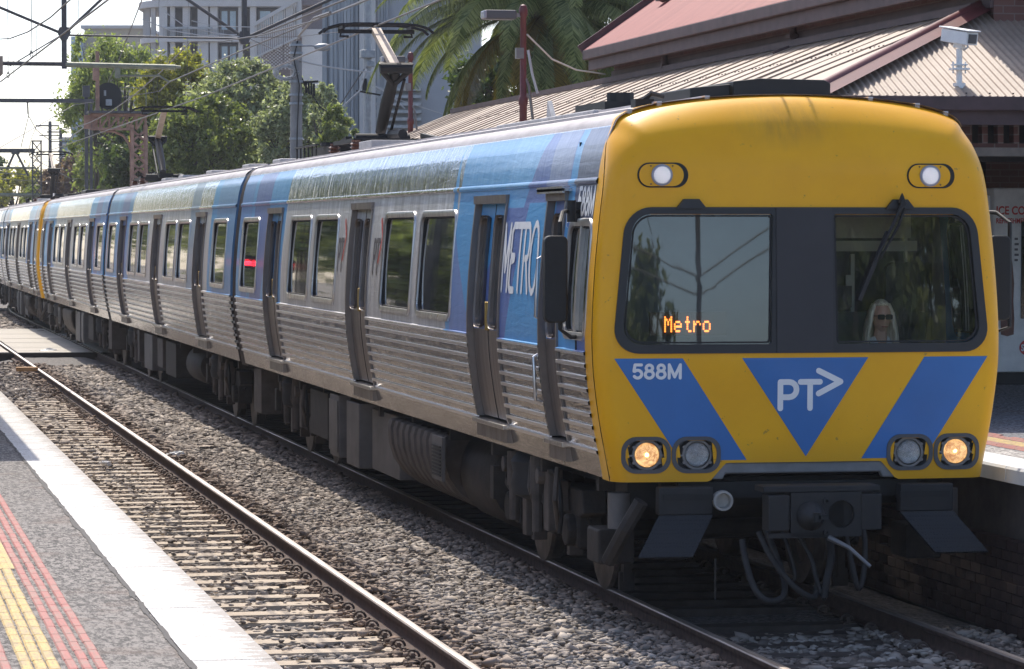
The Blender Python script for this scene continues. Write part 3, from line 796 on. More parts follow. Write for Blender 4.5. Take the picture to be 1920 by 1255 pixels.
def pantograph(car, y):
    p = empty('pantograph', (0, y, 0), parent=car)
    Z = 3.84
    m = MB()
    for s in (-.5, .5): m.bar((s, -.9, Z + .14), (s, .9, Z + .14), .05)
    for q in (-.9, 0, .9): m.bar((-.5, q, Z + .14), (.5, q, Z + .14), .05)
    m.cyl((-.35, .1, Z + .2), (.35, .1, Z + .2), .05, 12); m.cyl((.1, -.9, Z + .22), (.1, 0, Z + .24), .06, 12)
    m.cbox((0, .9, Z + .2), (.3, .3, .1)); m.bar((-.3, 1.0, Z + .2), (-.3, 2.2, Z + .12), .08); m.bar((.35, -.9, Z + .2), (.35, -2.4, Z + .1), .06)
    m.build('base_frame', MT['black'], p)
    for sx in (-.5, .5):
        for q in (-.95, .95):
            m = MB(); m.lathe([(.07, -.03), (.08, 0), (.05, .02), (.08, .045), (.05, .065), (.08, .09), (.05, .11), (.06, .14)], (sx, q, Z), 'z', 10); m.build('insulator', MT['rust2'], p)
    m = MB(); m.tube([(0, .25, Z + .28), (0, -.25, Z + .62), (0, -.95, Z + 1.02)], [.07, .085, .07], 10); m.tube([(.1, .1, Z + .25), (.12, -.9, Z + .9)], .02, 6); m.build('lower_arm', MT['black'], p, smooth=40)
    m = MB(); m.cyl((-.2, -.98, Z + 1.04), (.2, -.98, Z + 1.04), .07, 10)
    for s in (-.17, .17): m.tube([(0, -.8, Z + .84), (s, -.95, Z + 1.0), (s * 1.1, -1.0, Z + 1.1)], .035, 6)
    m.build('knuckle', MT['black'], p)
    m = MB(); m.bar((0, -.95, Z + 1.05), (0, .62, Z + 1.60), .12, .07); m.build('upper_arm', MT['tanarm'], p)
    m = MB()
    for q in (.42, .82):
        m.tube([(-.72, q, Z + 1.56), (-.65, q, Z + 1.62), (-.5, q, Z + 1.66), (-.3, q, Z + 1.675), (.3, q, Z + 1.675), (.5, q, Z + 1.66), (.65, q, Z + 1.62), (.72, q, Z + 1.56)], .02, 6)
    for s in (-.45, .45): m.bar((s, .42, Z + 1.63), (s, .82, Z + 1.63), .04); m.tube([(s, .62, Z + 1.6), (s * 1.05, .62, Z + 1.52), (s * .8, .62, Z + 1.52)], .018, 6)
    m.bar((-.5, .62, Z + 1.585), (.5, .62, Z + 1.585), .05); m.build('collector_head', MT['black'], p)
MT['rust2'] = simple('brown_insulator', (.12, .05, .035), .4, var=.2)
MT['tanarm'] = simple('tan_steel_arm', (.42, .33, .25), .6, var=.2, dirt=.3)

def roof_kit(car, kind):
    if kind == 'cab':
        m = MB(); m.prism([(-.30, 3.78), (-.30, 3.95), (-.1, 3.972), (.40, 3.965), (.45, 3.94), (.45, 3.78)], .9, 2.6); m.build('roof_ventilator', MT['black'], car, bevel=.01); m = MB(); m.prism([(-.62, 3.76), (-.62, 3.90), (-.31, 3.93), (-.31, 3.8)], .95, 2.4); m.build('roof_ventilator', MT['black'], car, bevel=.01)
        m = MB(); m.box(-1.04, -.96, 2.4, 6.4, 3.70, 3.785); m.build('roof_duct', MT['roofgrey'], car, bevel=.01)
        m = MB(); m.box(-.9, -.6, 2.6, 3.7, 3.78, 3.86); m.cyl((-.75, 2.7, 3.86), (-.75, 2.7, 3.93), .11, 12); m.build('antenna_base', MT['black'], car)
        m = MB(); m.prism([(5.2, 3.8), (5.45, 3.8), (5.40, 3.97)], -.78, -.74, 'x'); m.build('antenna_fin', MT['roofgrey'], car)
        m = MB(); m.box(-1.12, -.98, .6, .75, 3.74, 3.80); m.tube([(-1.05, .68, 3.79), (-1.0, .6, 3.84), (-.9, .66, 3.82)], .02, 6); m.build('horn', MT['black'], car)
        pantograph(car, 19.45)
        m = MB(); m.box(-.6, .3, 16.6, 17.6, 3.80, 3.93); m.build('roof_hatch', MT['roofgrey'], car, bevel=.01)
        m = MB(); m.box(-.5, .1, 20.9, 22.5, 3.80, 3.97); m.cyl((-.3, 21.3, 3.97), (-.3, 21.3, 4.02), .26, 14)
        m.build('roof_equipment', MT['black'], car); m = MB()
        for k in range(6): m.box(-.72, -.70, 20.6 + .38 * k, 20.64 + .38 * k, 3.78, 3.97)
        m.box(-.73, -.69, 20.5, 22.6, 3.96, 3.985); m.build('cable_guard', MT['black'], car)
    else:
        for q in (2.6, 6.5, 12, 17, 20.5):
            m = MB(); m.box(-.5, .5, q, q + .9, 3.82, 3.91); m.build('roof_ventilator', MT['roofgrey'], car, bevel=.02)
MT['roofbox'] = simple('grimy_roof_pod', (.07, .068, .068), .7, var=.3)
MT['roofgrey'] = simple('roof_grey_paint', (.42, .41, .41), .6, var=.2, dirt=.3)

def build_car(kind, label):
    car = thing('train_car', label, 'train car', (TX, FY, 0), 0, 'train cars in the line')
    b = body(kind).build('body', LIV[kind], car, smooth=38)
    for s in (-1, 1):
        for d in DOORS: door(car, s, d, LIVD[kind])
        for w in WINS: window(car, s, w)
        if kind == 'mid': window(car, s, 1.72)
        else:
            door(car, s, 1.76, LIVD[kind], .33, 1)
            f = window(car, s, .82, .41, WZ0, 2.93, True)
    underframe(car, kind, True); roof_kit(car, kind); gangway(car, LEN)
    m = MB(); m.box(-.35, .35, -.3, .1, .75, 1.0) if kind == 'mid' else m.box(-.35, .35, LEN - .1, LEN + .3, .75, 1.0); m.build('drawgear', MT['under'], car)
    return car
# ------------------------------------------------------------------ cab front
def yellow_mat():
    t = NT('yellow_cab_paint'); v = t.coords(); sx = t.new('ShaderNodeSeparateXYZ'); t.l.new(v, sx.inputs[0]); X, Y, Z = sx.outputs
    n = t.noise(v, 1.6, 5, .6)
    c = t.mix(t.ramp(n, .3, .7), (.84, .39, .002), (.93, .46, .004))
    # soot under the roof ventilator, thin runs below it
    dx = t.math('DIVIDE', t.math('SUBTRACT', X, -.10), .42); dz = t.math('DIVIDE', t.math('SUBTRACT', Z, 3.62), .20)
    rad = t.math('SQRT', t.math('ADD', t.math('MULTIPLY', dx, dx), t.math('MULTIPLY', dz, dz)))
    st = t.noise(t.coords((6, 1, 1.6)), 2.6, 6, .75)
    so = t.math('MULTIPLY', t.ramp(rad, .15, 1.15, 1, 0), t.ramp(st, .2, .75))
    c = t.mix(t.math('MULTIPLY', so, .5), c, (.12, .08, .045))
    runs = t.noise(t.coords((42, 1, .9)), 1.3, 3, .6)
    c = t.mix(t.ramp(runs, .72, .80, 0, .3), c, (.30, .17, .05))
    # stone chips and grime towards the bottom
    ch = t.noise(v, 19, 3, .65); c = t.mix(t.ramp(ch, .685, .72, 0, .55), c, (.25, .15, .05))
    low = t.math('MULTIPLY', t.ramp(Z, 1.35, 1.02), t.ramp(n, .3, .7, .15, .5)); c = t.mix(low, c, (.28, .16, .03))
    t.put(t.b.inputs['Specular IOR Level'], .35)
    t.set(Base_Color=c, Roughness=t.ramp(n, .3, .7, .34, .46), Coat_Weight=.06, Coat_Roughness=.12, Normal=t.bump(t.noise(v, 1.5, 3), .12, .02)); return t.mat
MT['yellow'] = yellow_mat()
MT['blue'] = simple('blue_stripe_vinyl', (.03, .155, .43), .42, var=.08, vs=2, coat=.12)
MT['surround'] = simple('windscreen_surround_black', (.018, .018, .02), .45, var=.15, vs=3)
MT['mullion'] = simple('dark_grey_centre_panel', (.034, .032, .035), .6, var=.12, vs=3)
MT['valance'] = simple('grey_valance', (.20, .195, .195), .5, var=.2, dirt=.2)

OUT = [(W(z), z) for z in np.linspace(1.03, 3.4, 40)] + [(float(a), float(b)) for a, b in zip(PW, PZv) if b > 3.4]
OUTA = np.array([(-w, z) for w, z in OUT] + [(w, z) for w, z in OUT[::-1]])
SA, SB = OUTA[:-1], OUTA[1:]; SD = SB - SA; SL = (SD ** 2).sum(1) + 1e-12
def edist(x, z):
    p = np.array((x, z)); t = np.clip(((p - SA) * SD).sum(1) / SL, 0, 1); q = SA + SD * t[:, None]
    return float(np.sqrt(((q - p) ** 2).sum(1)).min())
def sm(a, b, x): t = min(1, max(0, (x - a) / (b - a))); return t * t * (3 - 2 * t)
def Rz(z): return .13 + .20 * sm(3.1, 3.75, z)
def yf(x, z):
    d = edist(x, z); r = Rz(z)
    base = .075 * (x / 1.5) ** 2 + .035 * max(0, z - 1.9) + .03 * max(0, 1.9 - z) + .12 * sm(3.25, 3.8, z)
    if d < r: base += r * (1 - math.sqrt(max(0, 1 - (1 - d / r) ** 2)))
    return base
def flat(loops, closed=True):
    """fill 2D loops (holes allowed) -> bmesh in the XY plane"""
    cu = bpy.data.curves.new('t', 'CURVE'); cu.dimensions = '2D'; cu.fill_mode = 'BOTH'
    for L in loops:
        sp = cu.splines.new('POLY'); sp.points.add(len(L) - 1)
        for k, p in enumerate(L): sp.points[k].co = (p[0], p[1], 0, 1)
        sp.use_cyclic_u = True
    o = bpy.data.objects.new('t', cu); COL.objects.link(o); dg = bpy.context.evaluated_depsgraph_get(); dg.update()
    me = o.evaluated_get(dg).to_mesh(); bm = bmesh.new(); bm.from_mesh(me); o.evaluated_get(dg).to_mesh_clear()
    bpy.data.objects.remove(o); bpy.data.curves.remove(cu); return bm
def textbm(s, size, off=0, align='CENTER', space=1.0):
    cu = bpy.data.curves.new('t', 'FONT'); cu.body = s; cu.size = size; cu.offset = off; cu.align_x = align; cu.fill_mode = 'BOTH' if hasattr(cu, 'fill_mode') else cu.fill_mode; cu.space_character = space
    o = bpy.data.objects.new('t', cu); COL.objects.link(o); dg = bpy.context.evaluated_depsgraph_get(); dg.update()
    me = o.evaluated_get(dg).to_mesh(); bm = bmesh.new(); bm.from_mesh(me); o.evaluated_get(dg).to_mesh_clear()
    bpy.data.objects.remove(o); bpy.data.curves.remove(cu); return bm
def strokes(paths, w, n=6):
    """round-capped strokes as a bmesh of overlapping-free quads+caps slightly staggered is avoided: one buffered outline per path"""
    loops = []
    for p in paths:
        p = [Vector(q) for q in p]; k = len(p); L = []; Rr = []
        for i in range(k):
            a = p[max(i - 1, 0)]; b = p[min(i + 1, k - 1)]
            if 0 < i < k - 1:
                d1 = (p[i] - a).normalized(); d2 = (b - p[i]).normalized(); d = (d1 + d2).normalized(); c = max(.35, d.dot(d1))
            else: d = (b - a).normalized(); c = 1
            nrm = Vector((-d.y, d.x)) * (w / 2 / c); L.append(p[i] + nrm); Rr.append(p[i] - nrm)
        out = list(L)
        d = (p[-1] - p[-2]).normalized(); a0 = math.atan2(d.y, d.x)
        out += [p[-1] + Vector((math.cos(a0 + t), math.sin(a0 + t))) * w / 2 for t in np.linspace(math.pi / 2, -math.pi / 2, n)[1:-1]]
        out += Rr[::-1]
        d = (p[0] - p[1]).normalized(); a0 = math.atan2(d.y, d.x)
        out += [p[0] + Vector((math.cos(a0 + t), math.sin(a0 + t))) * w / 2 for t in np.linspace(math.pi / 2, -math.pi / 2, n)[1:-1]]
        loops.append([tuple(q) for q in out])
    return loops
def conform(bm, fn, name, mat, parent, step=.08, thick=0, smooth=None, cut=None):
    """cut the flat sheet on a grid, map (u, v) with fn(u, v, depth) and give it thickness"""
    xs_ = [v.co.x for v in bm.verts]; ys_ = [v.co.y for v in bm.verts]
    for ax, (a, b) in ((0, (min(xs_), max(xs_))), (1, (min(ys_), max(ys_)))):
        q = a + step
        while q < b:
            no = (1, 0, 0) if ax == 0 else (0, 1, 0); co = (q, 0, 0) if ax == 0 else (0, q, 0)
            bmesh.ops.bisect_plane(bm, geom=bm.verts[:] + bm.edges[:] + bm.faces[:], plane_co=co, plane_no=no); q += step
    bmesh.ops.remove_doubles(bm, verts=bm.verts[:], dist=1e-5)
    if cut: bmesh.ops.delete(bm, geom=[f for f in bm.faces if cut(*f.calc_center_median()[:2])], context='FACES')
    bm.verts.index_update()
    vs = [fn(v.co.x, v.co.y, 0) for v in bm.verts]; fs = [tuple(v.index for v in f.verts) for f in bm.faces]
    if thick:
        n = len(vs); be = [(e.verts[0].index, e.verts[1].index) for e in bm.edges if len(e.link_faces) == 1]
        vs += [fn(v.co.x, v.co.y, thick) for v in bm.verts]; fs += [tuple(i + n for i in f[::-1]) for f in fs] + [(a, b, b + n, a + n) for a, b in be]
    bm.free(); m = MB(); m.add(vs, fs); return m.build(name, mat, parent, smooth=smooth)
def rrect(x0, x1, z0, z1, r, n=6):
    rs = r if isinstance(r, (tuple, list)) else (r,) * 4     # tr, tl, bl, br
    L = []
    for (cx, cz, a0, q) in ((x1 - rs[0], z1 - rs[0], 0, rs[0]), (x0 + rs[1], z1 - rs[1], 90, rs[1]), (x0 + rs[2], z0 + rs[2], 180, rs[2]), (x1 - rs[3], z0 + rs[3], 270, rs[3])):
        L += [(cx + q * math.cos(R(a0 + 90 * k / n)), cz + q * math.sin(R(a0 + 90 * k / n))) for k in range(n + 1)]
    return L
def flare(L, zc=2.5, k=.075):  # the windscreen band widens towards the bottom
    return [(x * (1 + k * (zc - z) / 1.0), z) for x, z in L]
ZW0, ZW1 = 1.955, 3.005
SUR = flare(rrect(-1.36, 1.36, ZW0, ZW1, .19, 8))
PL = flare(rrect(-1.30, -.245, ZW0 + .065, ZW1 - .05, (.02, .13, .14, .02), 6)); PR_ = flare(rrect(.225, 1.30, ZW0 + .065, ZW1 - .05, (.13, .02, .02, .14), 6))
HX = (-1.165, -.80, .80, 1.165); HZ = 1.225
def stroke_mesh(paths, w, fn, name, mat, parent, sc_=(1, 1), seglen=.09):
    """round ended strokes; fn(u, v, lift). Every piece lies a hair above the one before, so none coincide"""
    m = MB(); k = 0; wu, wv = (w / 2, w / 2)
    kx = sc_[1] / sc_[0]
    for p in paths:
        for i in range(len(p) - 1):
            a, b = Vector(p[i]), Vector(p[i + 1]); A = Vector((a.x * sc_[0], a.y * sc_[1])); B = Vector((b.x * sc_[0], b.y * sc_[1])); L = (B - A).length
            if L < 1e-6: continue
            dd = (B - A) / L; nn = Vector((-dd.y, dd.x)) * (w / 2 * sc_[1] if sc_ != (1, 1) else w / 2); n = max(1, int(L / seglen)); lift = .00025 * (k % 9)
            r1, r2 = [], []
            for q in range(n + 1):
                c = A + (B - A) * q / n; r1.append(fn((c + nn).x / sc_[0], (c + nn).y / sc_[1], lift)); r2.append(fn((c - nn).x / sc_[0], (c - nn).y / sc_[1], lift))
            m.grid([r1, r2]); k += 1
        for i, q in enumerate(p):
            A = Vector((q[0] * sc_[0], q[1] * sc_[1])); r = w / 2 * (sc_[1] if sc_ != (1, 1) else 1); lift = .00025 * (k % 9) + .0001; k += 1
            vs = [fn((A.x + r * math.cos(t)) / sc_[0], (A.y + r * math.sin(t)) / sc_[1], lift) for t in np.linspace(0, 2 * math.pi, 13)[:-1]]; m.add(vs, [tuple(range(12))])
    return m.build(name, mat, parent)
def arcp(cx, cy, rx, ry, a0, a1, n=12): return [(cx + rx * math.cos(R(a)), cy + ry * math.sin(R(a))) for a in np.linspace(a0, a1, n)]
def num588():
    P = [[(.52, .95), (.14, .95), (.08, .52)] + arcp(.30, .32, .24, .27, 135, -145, 12)]
    for x in (.72, 1.42): P += [arcp(x + .27, .73, .19, .21, 0, 360, 16), arcp(x + .27, .29, .24, .25, 0, 360, 18)]
    P += [[(2.17, .04), (2.17, .95), (2.50, .12), (2.83, .95), (2.83, .04)]]
    return P
NUM588 = num588()
def front(car):
    F = lambda off: (lambda x, z, d: (x, yf(x, z) - off + d, z))
    # shell
    zr = sorted(set([1.03, 1.06, 1.09, 1.12, 1.165] + [round(q, 4) for q in np.linspace(1.165, 3.4, 56)] + [round(3.4 + (3.834 - 3.4) * math.sin(a), 4) for a in np.linspace(0, math.pi / 2, 26)]))
    us = [math.sin(a) for a in np.linspace(-math.pi / 2, math.pi / 2, 141)]
    def zb(x): x = abs(x); return 1.03 if x > .70 else (1.165 if x < .58 else 1.03 + .135 * (.70 - x) / .12)
    rows = []
    for z in zr:
        w = W(z); rows.append([(u * w, 0, z) for u in us])
    rows = [[(x, yf(x, max(z, zb(x))), max(z, zb(x))) for x, _, z in r] for r in rows]
    SX0, SX1 = -1.30, 1.30
    def skip(i, j):
        q = rows[i][j]; r = rows[i + 1][j + 1]; cx, cz = (q[0] + r[0]) / 2, (q[2] + r[2]) / 2
        if abs(q[2] - r[2]) < 1e-5: return True
        k = 1 + .075 * (2.5 - cz)
        if abs(cx) < (1.36 - .05) * k and ZW0 + .05 < cz < ZW1 - .04: 
            dx, dz = abs(cx) - (1.36 - .2) * k, abs(cz - 2.48) - .33
            return not (dx > 0 and dz > 0 and dx * dx + dz * dz > .16 ** 2)
        for hx in HX:
            if abs(cx - hx) < .125 and abs(cz - HZ) < .085: return True
        return False
    m = MB(); m.grid(rows, skip=skip)
    # wrap round onto the side and roof
    o2 = [tuple(p) for p in OUTA]
    m.grid([[(x * 1.003, Rz(z) + base_y(x, z), z + (.004 if z > 3.5 else 0)) for x, z in o2], [(x * 1.003, .44, z + (.004 if z > 3.5 else 0)) for x, z in o2]])
    sh = m.build('cab_front', MT['yellow'], car, smooth=50)
    b = flat([SUR, PL, PR_]); su = conform(b, F(.014), 'windscreen_surround', MT['surround'], car, .12, .05, 50)
    b = flat([[(-.215 , ZW0 + .004), (.205, ZW0 + .004), (.205, ZW1 - .002), (-.215, ZW1 - .002)]]); conform(b, F(.022), 'centre_panel', MT['mullion'], su, .15, .012, 40)
    for L in (PL, PR_):
        cx = sum(p[0] for p in L) / len(L); cz = sum(p[1] for p in L) / len(L)
        b = flat([[(cx + (x - cx) * 1.03, cz + (z - cz) * 1.03) for x, z in L]]); conform(b, F(-.012), 'windscreen_pane', MT['wind'], su, .1, 0, 60)
        b = flat([[(cx + (x - cx) * .985, cz + (z - cz) * .985) for x, z in L], [(cx + (x - cx) * .965, cz + (z - cz) * .96) for x, z in L]])
        conform(b, F(-.006), 'glazing_seal', MT['rubber'], su, .15, .006, 50)
    for px in (-.84, .72):
        b = flat([[(px - .11, ZW1 - .01), (px + .11, ZW1 - .01), (px + .055, ZW1 + .058), (px - .055, ZW1 + .058)]]); conform(b, F(.04), 'wiper_housing', MT['surround'], car, .1, .06)
    w = empty('windscreen_wiper', (0, 0, 0), parent=car)
    P3 = lambda x, z, o: Vector((x, yf(x, z) - o, z))
    m = MB(); m.cyl(P3(.72, 3.03, 0), P3(.72, 3.03, .10), .022, 10); m.lathe([(.001, .04), (.012, .02), (.03, -.03)], (.72, yf(.72, 3.05) - .07, 3.07), 'z', 8); m.build('pivot', MT['black'], w)
    m = MB(); m.tube([P3(.72, 3.03, .085), P3(.66, 2.9, .07), P3(.52, 2.62, .055)], [.018, .014, .009], 6); m.tube([P3(.74, 3.0, .06), P3(.70, 2.88, .055), P3(.56, 2.64, .05)], [.012, .012, .008], 6); m.build('arm', MT['black'], w)
    m = MB(); m.bar(P3(.62, 2.83, .03), P3(.40, 2.33, .03), .018, .03); m.build('blade', MT['rubber'], w)
    # blue livery
    for nm, L in (('blue_stripe', [(-1.40, 1.92), (-.905, 1.92), (-.43, 1.185), (-.915, 1.185)]), ('blue_stripe', [(.905, 1.92), (1.40, 1.92), (.915, 1.185), (.43, 1.185)]), ('blue_triangle', [(-.47, 1.92), (.475, 1.92), (.01, 1.205)])):
        if nm == 'blue_stripe':
            s = 1 if L[0][0] > 0 else -1
            c = (-1.165 if s < 0 else 1.165)
        conform(flat([L]), F(.0025), nm, MT['blue'], car, .02, cut=lambda x, z: any(max(abs(x - h) - .06, 0) ** 2 + max(abs(z - HZ) - .02, 0) ** 2 < .103 ** 2 for h in HX))
    # numbers and the logo
    stroke_mesh(NUM588, .21, lambda u, v, o: (-1.268 + u * .122, yf(-1.268 + u * .122, 1.775 + v * .105) - .005 - o, 1.775 + v * .105), 'fleet_number', MT['whitelet'], car, (.122, .105))
    LG = [[(-.185, 1.555), (-.185, 1.745), (-.12, 1.745)] + [(-.12 + .055 * math.cos(a), 1.69 + .055 * math.sin(a)) for a in np.linspace(math.pi / 2, -math.pi / 2, 9)] + [(-.17, 1.635)],
          [(-.035, 1.745), (.11, 1.745)], [(.037, 1.73), (.037, 1.555)], [(.10, 1.825), (.265, 1.745), (.10, 1.66)]]
    stroke_mesh(LG, .042, lambda u, v, o: (u, yf(u, v) - .005 - o, v), 'logo', MT['whitelet'], car)
    # headlights in recessed cups
    for i, hx in enumerate(HX):
        lit = i in (0, 3); lens = MT['lamp'] if lit else MT['clearlamp']
        b = flat([rrect(hx - .178, hx + .178, HZ - .132, HZ + .132, .105), rrect(hx - .15, hx + .15, HZ - .105, HZ + .105, .09)]); hl = conform(b, F(.010), 'headlight', MT['dgrey2'], car, .1, .05)
        m = MB(); L0 = rrect(hx - .152, hx + .152, HZ - .107, HZ + .107, .09); n = len(L0)
        yb = yf(hx, HZ) + .075
        m.add([(x, yf(x, z), z) for x, z in L0] + [(hx + (x - hx) * .9, yb, HZ + (z - HZ) * .9) for x, z in L0], [(k, (k + 1) % n, (k + 1) % n + n, k + n) for k in range(n)] + [tuple(range(n, 2 * n))])
        m.build('recess', MT['dgrey2'], hl, smooth=40)
        c = (hx + (.012 if hx < 0 else .0), yb, HZ)
        m = MB(); m.lathe([(.118, 0), (.118, -.045), (.11, -.058), (.094, -.058), (.092, -.02)], c, 'y', 28)
        for a in (30, 150, 210, 330): m.cyl((c[0] + .113 * math.cos(R(a)), yb - .01, HZ + .113 * math.sin(R(a))), (c[0] + .113 * math.cos(R(a)), yb - .06, HZ + .113 * math.sin(R(a))), .012, 8)
        for s in (-1, 1): m.cbox((c[0] + s * .125, yb - .045, HZ - .005), (.04, .03, .014)); m.cyl((c[0] + s * .14, yb, HZ), (c[0] + s * .14, yb - .05, HZ), .010, 8)
        m.build('lamp_ring', MT['galvdark'], hl, smooth=35)
        m = MB(); m.lathe([(.088, -.045), (.088, -.056), (.075, -.066), (.045, -.074), (.001, -.077)], c, 'y', 28); m.build('lens', lens, hl, smooth=60)
        m = MB(); m.lathe([(.086, -.040), (.075, -.018), (.045, -.004), (.012, .0), (.001, .0)], c, 'y', 24); m.build('reflector', MT['chrome'], hl, smooth=60)
        m = MB(); m.lathe([(.001, -.048), (.014, -.042), (.018, -.03), (.014, -.01), (.01, 0)], c, 'y', 12); m.build('bulb', MT['bulb'] if lit else MT['chrome'], hl, smooth=60)
    # oval marker lights above
    for mx, lx in ((-1.04, -1.05), (.965, .955)):
        b = flat([rrect(mx - .185, mx + .185, 3.145, 3.325, .088)]); mk = conform(b, F(.004), 'marker_light', MT['black'], car, .1)
        b = flat([rrect(mx - .172, mx + .15, 3.155, 3.315, .078)]); conform(b, F(.012), 'cover', MT['yellow'], mk, .1, .008)
        y0 = yf(lx, 3.235) - .014
        m = MB(); m.lathe([(.078, 0), (.078, -.01), (.07, -.014), (.001, -.014)], (lx, y0, 3.235), 'y', 28); m.build('lens', MT['ledlens'], mk, smooth=30)
        m = MB()
        for rr, k in ((0, 1), (.014, 5), (.028, 10), (.042, 15), (.055, 20)):
            for q in range(k):
                a = 2 * math.pi * q / k + rr * 20
                x, z = lx + rr * math.cos(a), 3.235 + rr * math.sin(a)
                m.lathe([(.0042, y0 - .0145), (.0042, y0 - .0165)], (x, 0, z), 'y', 6)
        m.build('led_array', MT['led'], mk)
        m = MB()
        for q in (-1, 1):
            for z in (3.17, 3.30): m.cyl((lx + q * .08, y0 + .004, z), (lx + q * .08, y0 - .004, z), .006, 6)
        m.build('screws', MT['rust2'], mk)
    # valance, coupler, steps
    m = MB(); m.prism([(-.74, 1.045), (-.60, 1.168), (.60, 1.168), (.74, 1.045), (.6, 1.045), (.58, 1.085), (-.58, 1.085), (-.6, 1.045)], .045, .12); m.build('valance', MT['valance'], car, bevel=.012)
    m = MB(); m.box(-.9, .9, .16, .24, .9, 1.02); m.box(-1.2, 1.2, .5, .9, .82, 1.03); m.build('headstock', MT['black'], car)
    cp = empty('coupler', (0, -.48, 0), parent=car)
    m = MB(); m.box(-.45, .41, -.03, .22, .985, 1.03); m.build('top_shelf', MT['dgrey'], cp, bevel=.008)
    holes = [[(x + r * math.cos(a), z + r * math.sin(a)) for a in np.linspace(0, 2 * math.pi, 25)[:-1]] for x, z, r in ((.115, .83, .098),)]
    conform(flat([[(-.255, .67), (.265, .67), (.265, .985), (-.255, .985)]] + holes), lambda x, z, d: (x, -.05 + d, z), 'face_plate', MT['dgrey'], cp, 9, .05)
    m = MB(); m.lathe([(.001, .12), (.105, .12), (.108, .0)], (.115, 0, .83), 'y', 24); m.cbox((.07, .03, .83), (.05, .03, .014)); m.cbox((.14, .03, .835), (.035, .03, .02)); m.build('socket', MT['black'], cp, smooth=35)
    m = MB(); m.lathe([(.105, -.05), (.095, -.09), (.06, -.15), (.03, -.175), (.001, -.178)], (-.11, 0, .82), 'y', 24); m.build('coupling_cone', MT['dgrey'], cp, smooth=50)
    m = MB(); m.cbox((-.10, -.18, .82), (.05, .03, .07)); m.cbox((-.06, -.17, .82), (.07, .05, .035)); m.build('hook', MT['black'], cp, bevel=.004)
    for z in (.925, .70):
        m = MB(); m.lathe([(.02, -.05), (.022, -.075), (.012, -.075), (.010, -.055), (.001, -.055)], (.0, 0, z), 'y', 14); m.build('air_port', MT['dgrey'], cp)
    for s, x in ((-1, -.345), (1, .335)):
        m = MB(); m.box(x - .075, x + .075, -.06, .12, .715, .97); m.cyl((x - s * .085, -.02, .9), (x - s * .085, -.02, .87), .02, 8); m.cyl((x - s * .085, -.02, .80), (x - s * .085, -.02, .77), .02, 8); m.box(*sorted((x - s * .07, x - s * .10)), -.03, .02, .72, .96)
        m.build('electric_head_cover', MT['dgrey'], cp, bevel=.012)
    m = MB(); m.box(-.42, .0, -.05, -.01, .665, .70); m.build('bottom_lip', MT['dgrey'], cp)
    m = MB(); m.tube([(.02, -.06, .665), (.14, -.16, .60), (.265, -.26, .475)], [.022, .016, .013], 8); m.build('release_handle', MT['galvdark'], cp, smooth=40)
    m = MB(); m.box(-.15, .15, .0, .6, .72, .95); m.build('shank', MT['black'], cp)
    def hose(p, r=.026):
        m = MB(); pts = []
        p = [Vector(q) for q in p]
        for i in range(len(p) - 1):
            a, b, c, d = p[max(i - 1, 0)], p[i], p[i + 1], p[min(i + 2, len(p) - 1)]
            for t in np.linspace(0, 1, 7)[:-1]:
                pts.append(.5 * ((2 * b) + (c - a) * t + (2 * a - 5 * b + 4 * c - d) * t * t + (3 * b - a - 3 * c + d) * t ** 3))
        pts.append(p[-1]); m.tube(pts, r * .8, 10); m.build('air_hose', MT['hose'], car, smooth=50)
    hose([(-.50, -.12, .62), (-.49, -.2, .45), (-.45, -.3, .28), (-.36, -.34, .20), (-.24, -.3, .24), (-.22, -.16, .4), (-.3, 0, .7)], .03)
    hose([(-.40, -.2, .68), (-.33, -.3, .50), (-.2, -.36, .32), (-.08, -.36, .235), (-.02, -.34, .23), (.02, -.25, .3)], .028)
    hose([(-.1, -.1, .68), (-.03, -.25, .5), (.0, -.3, .35), (.03, -.32, .25), (.06, -.3, .20)], .02)
    hose([(.13, -.1, .72), (.12, -.26, .52), (.07, -.33, .36), (.05, -.33, .22)], .034)
    hose([(.27, -.05, .72), (.28, -.2, .5), (.3, -.26, .34), (.33, -.25, .27), (.38, -.2, .36), (.42, -.1, .6), (.42, .05, .8)], .026)
    hose([(-.18, 0, .7), (-.14, -.12, .5), (-.12, -.16, .35), (-.16, -.1, .3)], .018)
    for s in (-1, 1):
        st = empty('cab_step', (0, 0, 0), parent=car)
        a, b = s * 1.10, s * .70
        m = MB(); m.box(*sorted((a, b)), -.06, .05, .80, 1.0); m.build('tread_plate', MT['dgrey'], st, bevel=.01)
        m = MB(); m.box(*sorted((s * 1.07, s * .70)), -.068, -.055, .905, .95); m.build('grip_strip', MT['black'], st)
        m = MB(); sl = [(b, -.06, .80), (a, -.06, .80), (s * 1.30, -.26, .52), (s * .90, -.26, .52)]
        m.add(sl + [(x, y + .02, z - .012) for x, y, z in sl], [(0, 1, 2, 3), (4, 5, 6, 7), (0, 1, 5, 4), (1, 2, 6, 5), (2, 3, 7, 6), (3, 0, 4, 7)]); m.build('mesh_plate', MT['perf'], st)
    m = MB(); m.lathe([(.068, 0), (.075, -.05), (.072, -.09), (.056, -.09), (.05, -.03), (.001, -.03)], (-.63, .0, .90), 'y', 22); m.build('whistle_horn', MT['hornc'], car, smooth=40)
    for s in (-1, 1):
        m = MB(); m.box(*sorted((s * 1.05, s * 1.33)), .9, 1.3, .36, .62); m.build('sand_box', MT['under'], car, bevel=.02)
        m = MB(); m.cyl((s * 1.25, .55, .66), (s * 1.25, .55, .92), .085, 14); m.build('air_filter', MT['boxgrey'], car, smooth=40)
